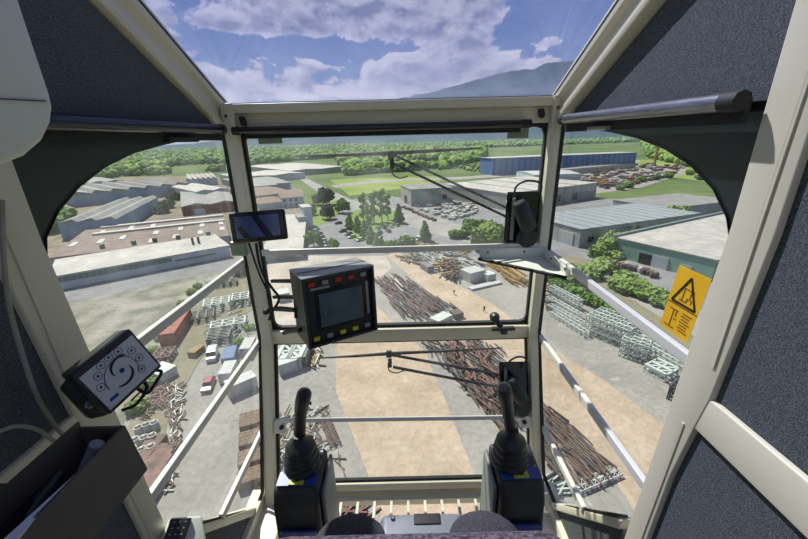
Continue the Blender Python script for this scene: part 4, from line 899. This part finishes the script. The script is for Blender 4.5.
# blind catches on the glass
for (p,w_,lb) in (((270,138.5),.085,'small grey catch plate under the blind tube at its left end'),((518,133),.075,'small grey catch plate under the blind tube at its right end')):
    c=aty(*p,YF-.006); t=thing('blind_catch',lb,'catch',c); MB().box(c,(w_,.008,.036)).build('plate','lampglass',t,bevel=.002); MB().lathe(c+Vector((-.008,-.004,.012)),[(.009,0),(.009,.008),(.004,.012)],(0,-1,0),12).build('screw','alu',t)
for p,lb in (((243.5,121.5),'black plastic catch on the top transom by the left front post'),((540.5,113.5),'black plastic catch on the top transom by the right front post')):
    c=aty(*p,YF-.02); t=MB().prism([c+Vector(v) for v in ((-.011,0,.014),(.006,0,.016),(.013,0,-.004),(.008,0,-.016),(-.006,0,-.012))],(0,-.014,0)).build('catch','rubber',bevel=.002); tag(t,lb,'catch')
for p,lb in (((226,116),'small dark screw at the left end of the roof lip'),((558,107.4),'small dark screw at the right end of the roof lip')):
    c=aty(*p,YF-.047); o=MB().lathe(c,[(.005,0),(.005,.004),(.003,.005)],(0,-1,0),10).build('screw','darksteel'); tag(o,lb,'screw')
# corner shelf
t=thing('corner_shelf','white triangular corner shelf with a black front edge at the right front post','shelf',(.5,1.3,-.44))
zs=-.437; a=cut(477,254.5,(0,0,1),zs); c=cut(566,277.5,(0,0,1),zs); a.y=min(a.y,YF-.06); 
MB().prism([(a.x,a.y,zs),(c.x-.0,c.y,zs),(.538,c.y+.01,zs),(.538,YF-.05,zs),(a.x,YF-.05,zs)],(0,0,-.004)).build('tray','whiteplastic',t)
b=MB(); b.bb((a.x,YF-.055,zs),(.538,YF-.05,zs+.038)); b.prism([(.538,c.y,zs),(.538,YF-.05,zs),(.538,YF-.05,zs+.038),(.538,c.y,zs+.022)],(.005,0,0)); b.build('flange','whiteplastic',t)
MB().tube([(a.x-.005,a.y,zs),(c.x,c.y-.004,zs)],.0065,8).build('edge_trim','rubber',t)
b=MB()
for x in (a.x+.03,a.x+.17): b.lathe((x,YF-.055,zs+.024),[(.004,0),(.004,.003)],(0,-1,0),8)
for y in (YF-.13,c.y+.03): b.lathe((.538,y,zs+.018),[(.004,0),(.004,.003)],(-1,0,0),8)
b.build('screws','darksteel',t)
# wipers
def quadframe(TL,TR,BL):
    TL,TR,BL=Vector(TL),Vector(TR),Vector(BL); u=TR-TL; v=BL-TL; n=u.cross(v).normalized()
    if n.dot(-(TL))<0: n=-n
    return TL,u,v,n
def wiper(lb,pt,off,pl0,pl1,mot,arms,blade,clampp,cable,rotX):
    """pt(x,y,off) puts a pixel on the glass plane, off metres towards the operator"""
    t=thing('windscreen_wiper',lb,'wiper',pt(*mot[0],.02)); n=(pt(400,200,.1)-pt(400,200,0)); 
    n=rotX
    a=pt(*pl0,.012); c=pt(*pl1,.012); m_=(a+c)/2; dz=abs(a.z-c.z) if abs(n.z)<.01 else (a-c).length
    R=Matrix.Identity(3) if abs(n.z)<.01 else Matrix.Rotation(-PT,3,'X')
    w_=abs(a.x-c.x); h_=abs((R.inverted()@(a-c)).z)
    MB().box(m_,(w_,.008,h_),R).build('backing_plate','blackgloss',t,bevel=.004)
    MB().box(m_+Vector((-w_*.30,0,0))+n*.014,(.010,.02,h_*.8),R).build('bracket','greyplastic',t,bevel=.002)
    p=[pt(x,y,.065) for x,y in mot]; d=(p[1]-p[0]).normalized()
    b=MB(); b.tube([p[0]-d*.004,p[0],p[0]+d*.012,p[1]-d*.01,p[1]],[.020,.025,.029,.031,.028],20); b.build('motor','black',t)
    e=pt(*mot[2],.045); b=MB(); b.lathe(e-n*.03,[(.036,0),(.040,.012),(.038,.040),(.028,.052)],n,24); b.build('gearbox','black',t)
    MB().lathe(pt(*mot[2],.005)-n*.05,[(.012,0),(.012,.07)],n,12).build('spindle','alu',t)
    b=MB()
    for (p0,p1) in arms: b.bar(pt(*p0,-.03),pt(*p1,-.035),.009,.009)
    b.build('arm','blackgloss',t)
    q=[pt(x,y,-.03) for x,y in blade]; b=MB(); b.tube(q,[.003,.006,.008,.006,.003],8); b.build('blade','rubber',t)
    b=MB(); b.box(pt(*clampp,-.03),(.024,.02,.03),R); b.box(pt(clampp[0]+1,clampp[1]+9,-.03),(.016,.014,.04),R); b.build('clamp','rubber',t,bevel=.003)
    b=MB(); b.tube([pt(x,y,-.02) for x,y in cable[0]],.0025,6); b.build('hose','rubber',t)
    b=MB(); b.tube([pt(x,y,.05) for x,y in cable[1]],.004,8); b.build('cable','charcoal',t)
up_pt=lambda x,y,o: aty(x,y,YF-o)
lo_pt=lambda x,y,o: lowpx(x,y,-o)
wiper('black windscreen wiper and motor on the upper front window',up_pt,0,(507,192),(535,243),[(519,203),(529,229),(527,237)],
 [((509,209),(392,154)),((507,217),(393,163))],[(296,156),(345,155),(391,153),(440,150.5),(482,148)],(391,155),
 [[(391,165),(392,173),(399,178),(408,176)],[(514,197),(516,187),(524,181.5),(534,181),(541,184),(541,192)]],Vector((0,-1,0)))
wiper('black windscreen wiper and motor on the lower front window',lo_pt,0,(499,362),(528,412),[(511,379),(523,402),(521,408)],
 [((502,375),(392,355)),((498,387),(393,367))],[(320,358),(356,356),(390,353.5),(445,351),(502,348)],(389,354),
 [[(388,363),(389,370),(396,373),(405,370)],[(507,370),(509,362),(517,357),(525,358),(527,364),(526,372)]],-fw)
# catch handle on the middle transom
t=thing('window_latch','black T-shaped window latch on the middle transom','latch',aty(497,322,YF-.04))
MB().tube([aty(493.5,317,YF-.055),aty(501,327,YF-.07)],.011,10).build('lever','black',t)
MB().lathe(aty(494,316,YF-.045),[(.019,0),(.021,.012),(.016,.026)],(0,-1,0),16).build('knob','black',t)
b=MB(); b.box(aty(503,328.5,YF-.04),(.098,.022,.014)); b.box(aty(504,331.5,YF-.045),(.026,.02,.022)); b.build('grip','black',t,bevel=.004)
# keypad and screens
def device(t,TL,TR,BL,depth,m,bevel=.004):
    o,u,v,n=quadframe(TL,TR,BL)
    b=MB(); b.prism([o,o+u,o+u+v,o+v],-n*depth); b.build('housing',m,t,bevel=bevel,seg=3)
    return (lambda a,b_,d=0.: o+u*a+v*b_+n*d),n,u,v
def patch(t,name,m,fr,a0,b0,a1,b1,d0,d1,bevel=0): 
    P,n,u,v=fr; b=MB(); b.prism([P(a0,b0,d0),P(a1,b0,d0),P(a1,b1,d0),P(a0,b1,d0)],n*(d1-d0)); return b.build(name,m,t,bevel=bevel)
# crane control monitor
TL,TR,BL=atd(299,279,1.10),atd(371,265,1.216),atd(307.5,347.5,1.16)
t=thing('crane_monitor','dark grey crane monitor with red and yellow buttons hanging before the front window','monitor',(TL+TR)/2)
fr=device(t,TL,TR,BL,.125,'charcoal')
P,n,u,v=fr
b=MB()
for (a0,b0,a1,b1) in ((0,0,1,.035),(0,.965,1,1),(0,0,.035,1),(.965,0,1,1)):
    b.prism([P(a0,b0,0),P(a1,b0,0),P(a1,b1,0),P(a0,b1,0)],n*.022)
b.build('hood','greyplastic' if 0 else 'charcoal',t,bevel=.002)
b=MB(); b.prism([P(0,-.004,-.125),P(1,-.004,-.125),P(1,-.004,.022),P(0,-.004,.022)],-v.normalized()*.003); b.build('top_sheen','greyplastic',t,label='top face with its reflection put into a pale colour')  # paler plate imitates the reflection on top of the dark housing
b=MB(); b.prism([P(0,-.02,-.05),P(1,-.02,-.05),P(1,-.02,-.046),P(0,-.02,-.046)],-v.normalized()*.001); b.build('seam','ink',t)
fp=patch(t,'face_plate','black',fr,.035,.035,.965,.965,.0,.004)
sc_=patch(t,'screen_frame','bezel',fr,.17,.20,.87,.80,.004,.007); patch(sc_,'screen','screen',fr,.21,.26,.82,.75,.007,.009)
for i,(m_) in enumerate(('red','gbtn','red','red','gbtn')): patch(fp,'button',m_,fr,.10+i*.18,.075,.18+i*.18,.135,.004,.009,.001)
for i,(m_) in enumerate(('ybtn','gbtn','ybtn','ybtn','gbtn')): patch(fp,'button',m_,fr,.09+i*.185,.87,.17+i*.185,.93,.004,.009,.001)
patch(fp,'label_strip','gbtn',fr,.12,.165,.38,.195,.004,.0055); patch(fp,'side_strip','gbtn',fr,.885,.22,.92,.72,.004,.006)
b=MB(); mb_=P(.0,.35,-.06); 
for (p,q) in (((272,281),(297,281)),((274,297),(298,297)),((272,309),(295,310))): b.bar(aty(*p,YF-.05),atd(*q,1.20),.012,.012)
b.bar(atd(296,276,1.22),atd(297,318,1.22),.014,.014)
b.build('mounting_arm','rubber',t)
b=MB(); b.tube([atd(300,330,1.18),atd(290,331,1.3),atd(284,333,1.36)],.008,8); b.build('clamp_screw','rubber',t)
# navigation display
TL,TR,BL=atd(227.5,213.5,1.16),atd(284,208.5,1.18),atd(232.5,244.5,1.18)
t=thing('navigation_display','small black navigation display on the left front post','display',(TL+TR)/2)
fr=device(t,TL,TR,BL,.018,'bezel',.008); s_=patch(t,'screen','navscreen',fr,.10,.14,.88,.84,.0,.0015)
P,n,u,v=fr; b=MB(); b.prism([P(.40,.14,.0015),P(.52,.14,.0015),P(.74,.84,.0015),P(.60,.84,.0015)],n*.0006); b.prism([P(.12,.5,.0015),P(.2,.4,.0015),P(.34,.84,.0015),P(.22,.84,.0015)],n*.0005); b.build('map_lines','navdark',s_)
b=MB(); c=atd(240,248,1.22); b.box(c,(.055,.03,.05)); b.build('holder','lampglass',t,bevel=.006)
b=MB(); b.tube([atd(256,243,1.17),atd(259,262,1.19),atd(264,276,1.21),atd(272,288,1.22),atd(279,299,1.23),atd(272,312,1.25),atd(269,320,1.26)],.0045,8); b.build('power_cable','rubber',t)
b=MB(); b.tube([atd(249,243,1.17),atd(255,262,1.19),atd(262,280,1.21),atd(270,296,1.22),atd(271,308,1.25)],.0035,8); b.build('data_cable','rubber',t)
b=MB(); b.tube([atd(268,309,1.26),atd(280,307,1.25),atd(298,309,1.22)],.0035,8); b.lathe(atd(268,309,1.27),[(.012,0),(.014,.012),(.008,.03)],(0,-1,0),12); o=b.build('cable_plug','rubber'); tag(o,'black cable and plug between left front post and monitor','cable')
# keypad
TL,TR,BL=atd(70,375.5,.57),atd(129.5,328,.64),atd(110,415.5,.60)
t=thing('control_keypad','tilted black control box with a pale blue keypad at the left pillar','control box',(TL+TR)/2)
fr=device(t,TL,TR,BL,.075,'charcoal',.004); P,n,u,v=fr
kp=patch(t,'keypad','panelface',fr,.05,.13,.955,.93,.0,.002)
asp=u.length/v.length
def disc(b,ca,cb,r,d,th=.0006,k=20,r2=None):
    for i in range(k):
        a0=2*math.pi*i/k; a1=2*math.pi*(i+1)/k
        q=lambda a,rr: P(ca+math.cos(a)*rr/asp,cb+math.sin(a)*rr,d)
        b.prism([q(a0,r),q(a1,r),q(a1,r2 or 0.0001),q(a0,r2 or 0.0001)],n*th)
b=MB(); KEY=[(.165,.50),(.235,.315),(.355,.20),(.50,.175),(.65,.205),(.80,.35),(.815,.55),(.735,.745)]
for a_,c_ in KEY: disc(b,a_,c_,.072,.002,r2=.062)
for (cx_,cy_,rx,ry,t0,t1) in ((.50,.62,.285,.355,178,322),(.58,.56,.165,.24,-38,52)):
    for i in range(24):
        q=lambda t,k: P(cx_+math.cos(t)*rx*k,cy_+math.sin(t)*ry*k,.002)
        a0=math.radians(t0+(t1-t0)*i/24); a1=math.radians(t0+(t1-t0)*(i+1)/24); b.prism([q(a0,1),q(a1,1),q(a1,.955),q(a0,.955)],n*.0006)
b.build('key_rings','line',kp)
b=MB()
for a_,c_ in KEY: disc(b,a_,c_,.022,.002,k=8)
for s_ in (0,math.pi):
    for i in range(14):
        a0=s_+i*.17; a1=a0+.17; R0=.13+.011*i; R1=.13+.011*(i+1); w0=.045*math.sin((i+.3)/16*3.0)+.006; w1=.045*math.sin((i+1.3)/16*3.0)+.006
        q=lambda a,rr: P(.515+math.cos(a)*rr/asp,.52+math.sin(a)*rr,.002); b.prism([q(a0,R0+w0/2),q(a1,R1+w1/2),q(a1,R1-w1/2),q(a0,R0-w0/2)],n*.0006)
b.build('swirl_mark','ink',kp)
b=MB(); disc(b,.515,.52,.045,.002); b.build('centre_dot','blue',kp); b=MB(); b.prism([P(.13,.77,.002),P(.27,.77,.002),P(.27,.825,.002),P(.13,.825,.002)],n*.0006); b.build('blue_print','blue',kp)
b=MB(); b.prism([P(.1,.1,-.08),P(-.12,.2,-.09),P(-.14,1.0,-.10),P(0.05,1.15,-.09),P(.2,1.0,-.08)],n*.03); b.build('bracket','black',t,bevel=.004)
MB().lathe(P(-.03,.72,-.058),[(.008,0),(.008,.006),(.004,.008)],n,12).build('bolt','alu',t)
b=MB(); b.tube([P(.90,1.0,-.02),P(.97,1.13,-.02),P(.80,1.25,-.03),P(.62,1.28,-.03),P(.55,1.05,-.03)],.003,8); b.tube([P(.7,1.0,-.03),P(.66,1.20,-.03),P(.4,1.30,-.035),P(.2,1.2,-.04)],.003,8); b.build('cable','rubber',t)
b=MB(); b.tube([P(.60,1.02,-.03),P(.55,1.16,-.03),P(.38,1.18,-.035)],.0018,6); b.build('red_wire','red',t)
# document trough with papers
t=thing('document_box','long dark open document box at the lower left','box',(-.5,.2,-.48))
x0,x1,y1,zt,zb=-.497,-.431,.442,-.400,-.485
b=MB(); b.bb((-.62,.10,-.47),(x0,.13,-.45)); b.bb((-.62,.36,-.47),(x0,.39,-.45)); b.build('wall_bracket','box',t)
b=MB(); b.prism([(x1,-.3,zt),(x1,y1,zt),(x1+.012,y1,zb),(x1+.012,-.3,zb)],(-.004,0,0)); b.prism([(x0,y1-.003,zt+.0),(x1,y1-.003,zt),(x1+.010,y1-.003,zb),(x0,y1-.003,zb)],(0,.004,0)); b.bb((x0,-.3,zb-.003),(x1+.012,y1,zb)); b.bb((x0-.003,-.3,zb),(x0,y1,zt+.01)); b.bb((x0,-.302,zb),(x1,-.3,zt))
b.build('trough','box',t)
c=Vector((-.5,.3,-.44)); t=MB().tube([cut(97,444,(0,0,1),-.405),cut(84,474,(0,0,1),-.45)],.0095,16).build('document_tube','greyplastic',bevel=.002); tag(t,'grey rolled tube standing highest in the dark document box','tube')
t=MB().tube([cut(62,472,(0,0,1),-.42),cut(24,520,(0,0,1),-.44)],.008,14).build('torch','black'); tag(t,'black torch lying left of the rolled tube in the document box','torch')
b=MB(); pa,pb=cut(75,474,(0,0,1),-.404),cut(8,545,(0,0,1),-.398); b.prism([pa,pa+Vector((.002,0,0)),pb+Vector((.003,0,0)),pb-Vector((.012,0,0))],(-.02,0,-.06)); b.build('paper_sheet','paper'); o=COL.objects['paper_sheet']; tag(o,'bluish white sheet of paper sticking out of the document box','paper')
b=MB(); b.bb((-.493,-.2,-.482),(-.482,.36,-.425)); o=b.build('folder','blackgloss'); tag(o,'black folder at the back of the document box','folder')
# beige cables at the left wall
b=MB(); b.tube([*[atx(x,y,-.598) for x,y in ((2,200),(4,262),(10,310),(24,360),(38,398),(54,424),(64,436))]],.0034,10); o=b.build('wall_cable','cable'); tag(o,'long beige cable hanging down the left wall beside the pillar','cable')
b=MB(); b.tube([*[atx(x,y,-.594) for x,y in ((-30,440),(0,431),(18,426),(38,430),(54,441))]],.0032,10); o=b.build('wall_cable','cable'); tag(o,'short beige cable arching in from the left frame edge above the document box','cable')
# white unit at the upper left
t=thing('air_conditioner','off-white rounded air conditioner housing at the top left','air conditioner',(-.5,.35,.1))
pr=[atx(x,y,-.43) for x,y in ((-60,-120),(0,-90),(22,0),(37,46),(53,94),(56,108),(54,124),(46,141),(29,156),(4,166),(-60,170),(-160,160))]
b=MB(); b.prism([(-.43,p.y,p.z) for p in pr],(-.165,0,0)); b.build('housing','whiteplastic',t,bevel=.010,seg=4)
a=atx(-60,96,-.4285); c=atx(46,101,-.4285); b=MB(); b.bar(a,c,.0015,.0015); b.build('seam','darksteel',t)
# warning sticker on the right glass
def sx(x,y): return atx(x,y,.569)
TL,TR,BL=sx(680,265),sx(712,279.5),sx(660,324)
t=thing('warning_sticker','yellow warning sticker with a black triangle on the right side window','sticker',(TL+TR)/2)
o_,u,v,n=quadframe(TL,TR,BL); P=lambda a,b_,d=0.: o_+u*a+v*b_+n*d
b=MB(); b.prism([P(0,0),P(1,0),P(1,1),P(0,1)],n*.001); sh=b.build('sheet','yellow',t)
def strokes(name,m,segs,w):
    b=MB()
    for (a0,b0,a1,b1) in segs: b.bar(P(a0,b0,.0015),P(a1,b1,.0015),w,.0006,n)
    b.build(name,m,sh)
strokes('triangle','ink',[(.5,.10,.12,.52),(.12,.52,.9,.52),(.9,.52,.5,.10)],.0048)
strokes('crane_pictogram','faintink',[(.42,.46,.42,.27),(.42,.27,.72,.27),(.64,.27,.64,.38),(.34,.46,.56,.46),(.57,.40,.71,.40),(.57,.40,.57,.46),(.71,.40,.71,.46),(0,.555,1,.555),(.15,.64,.45,.64),(.30,.64,.30,.92),(.40,.64,.40,.74),(.12,.92,.46,.92),(.36,.78,.46,.78)],.0022)
strokes('text_lines','faintink',[(.56+(.0 if k%2 else .04),.63+k*.045,.90-(.06 if k%3 else 0),.63+k*.045) for k in range(7)],.0022)
# ---- joystick consoles
def console(lb,cx,cy_,zt,w,lean,stick,inner):
    t=thing('joystick_console',lb,'joystick',(cx,cy_,ZF))
    y0,y1=cy_-.062,cy_+.075
    b=MB(); b.prism([(cx-w/2,y0,zt-.01),(cx-w/2,y1,zt+.0),(cx-w/2,y1+.01,zt-.30),(cx-w/2,y1-.03,ZF+.03),(cx-w/2,y0-.1,ZF+.03),(cx-w/2,y0-.035,zt-.28),(cx-w/2,y0-.02,zt-.06)],(w,0,0)); b.build('body','charcoal',t,bevel=.014,seg=4)
    s=inner; xs=cx+s*(w/2+.003)
    b=MB(); b.prism([(xs,y0-.0,zt-.03),(xs,y1-.005,zt-.02),(xs,y1,zt-.30),(xs,y1-.04,ZF+.04),(xs,y0-.06,ZF+.04),(xs,y0-.01,zt-.26)],(s*.012,0,0)); b.build('lit_side','greyplastic',t,bevel=.006,seg=3,label='pale grey inner side panel')  # added grey sheet paints the sun's reflection on the body's inner side
    R=Matrix.Rotation(.08,3,'X')
    MB().box((cx,y0+.024,zt-.003),(w*.84,.036,.004),R).build('blue_label','blue',t); lbl=COL.objects[-1]
    b=MB(); b.box((cx,y0+.024,zt-.000),(w*.32,.034,.003),R); b.build('crest','ylabel',lbl)
    b=MB(); b.box((cx-.006,y0+.028,zt+.002),(.004,.016,.002),R); b.box((cx+.006,y0+.028,zt+.002),(.004,.016,.002),R); b.box((cx,y0+.017,zt+.002),(.014,.003,.002),R); b.build('crest_mark','ink',lbl)
    b=MB()
    for dx,dy in ((-.05,-.025),(.05,-.025),(-.05,.05),(.05,.05)): b.lathe((cx+dx,cy_+dy+.008,zt-.004),[(.004,0),(.004,.004)],n=8)
    b.build('screw','alu',t)
    bx,by=stick[0][0],stick[0][1]-.004
    pr=[(.050,0),(.054,.006),(.053,.016),(.040,.020),(.040,.023),(.051,.026),(.050,.037),(.037,.041),(.037,.044),(.047,.047),(.046,.058),(.034,.062),(.034,.065),(.043,.068),(.042,.079),(.030,.088),(.022,.100),(.018,.118)]
    b=MB(); b.lathe((bx,by,zt-.004),pr,Vector(stick[1])-Vector(stick[0]) if 0 else (0,0,1),28); b.build('boot','black',t)
    b=MB(); pts=[Vector(p) for p in stick]; b.tube(pts,[.016,.017,.0165,.018,.021,.020,.012],16); lv=b.build('lever','black',t)
    e=pts[-2]; b=MB(); 
    for dx in (-.007,.007): b.lathe(e+Vector((dx,-.014,.010)),[(.004,0),(.004,.003)],(0,-.5,.8),10)
    b.build('thumb_button','blackgloss',lv)
    b=MB(); b.lathe(pts[4]+Vector((.019,0,-.01)),[(.004,0),(.005,.004)],(1,0,0),8); b.build('side_button','greyplastic',lv)
    b=MB(); b.bb((cx-w*.35,y0-.040,zt-.17),(cx+w*.42,y0-.034,zt-.125)); b.build('lower_label','blue',t)
    b=MB(); b.tube([(cx,y0-.045,zt-.15),(cx+.02,y0-.06,zt-.16),(cx+.035,y0-.048,zt-.175)],.003,6); b.build('cable_end','whiteplastic',t)
    return t
zt=-.90
console('black joystick console with a blue label left of the seat',-.318,.808,zt,.13,0,[(-.313,.822,zt+.095),(-.311,.826,zt+.12),(-.306,.828,zt+.155),(-.300,.828,zt+.19),(-.290,.826,zt+.225),(-.280,.818,zt+.254),(-.276,.810,zt+.262)],1)
console('black joystick console with a blue label right of the seat',.317,.812,zt,.13,0,[(.298,.822,zt+.095),(.294,.826,zt+.12),(.287,.828,zt+.155),(.280,.828,zt+.19),(.272,.826,zt+.225),(.265,.818,zt+.256),(.261,.810,zt+.264)],-1)
# ---- seat
t=thing('operator_seat','operator seat with purple-grey knitted backrest and black mesh cushion','seat',(0,.35,ZF))
def pad(name,m,c,d,parent,bev,sub=0,R=None):
    b=MB(); b.box(c,d,R); o=b.build(name,m,parent,bevel=bev,seg=6); return o
pad('backrest','seatknit',(.004,.12,-.738),(.40,.42,.56),t,.040)
pad('cushion','seatmesh',(.015,.485,-1.005),(.50,.39,.12),t,.05)
for x in (-.150,.185): 
    b=MB(); blob(b,(x,.615,-.962),.1,3.3+x,.0,3,(1.,.85,.62)); o=b.build('bolster','seatmesh' if x>0 else 'seatmesh',t); [setattr(p,'use_smooth',True) for p in o.data.polygons]
pad('front_insert','greyplastic',(.03,.645,-.962),(.22,.10,.05),t,.02)
pad('insert_slot','ink',(.045,.672,-.940),(.07,.03,.012),t,.003)
MB().lathe((-.045,.675,-.938),[(.007,0),(.006,.004),(.003,.006)],n=10).build('insert_screw','alu',t)
b=MB(); b.lathe((0,.42,ZF),[(.20,0),(.20,.03),(.06,.05),(.05,.40)],n=24); b.build('pedestal','darksteel',t)
# ---- radio handset box at the lower left
TL,TR,BL=atd(171,519,.90),atd(192,518,.92),atd(160,548,.86)
t=thing('remote_unit','off-white radio unit with a black keypad at the bottom left','radio unit',(TL+TR)/2)
o_,u,v,n=quadframe(TL,TR,BL); P=lambda a,b_,d=0.: o_+u*a+v*b_+n*d
b=MB(); b.prism([P(-.1,-.05),P(1.45,-.08),P(2.2,1),P(1.9,2.2),P(-.2,2.2)],-n*.05); b.build('housing','whiteplastic',t,bevel=.006,seg=3)
b=MB(); b.prism([P(0,0),P(1,0),P(1,2.0),P(0,2.0)],n*.010); b.build('keypad','black',t,bevel=.004,seg=3)
b=MB()
for i in range(3):
    for j in range(6): b.prism([P(.16+i*.27,.12+j*.22,.010),P(.25+i*.27,.12+j*.22,.010),P(.25+i*.27,.17+j*.22,.010),P(.16+i*.27,.17+j*.22,.010)],n*.001)
b.build('key_print','gbtn',t)
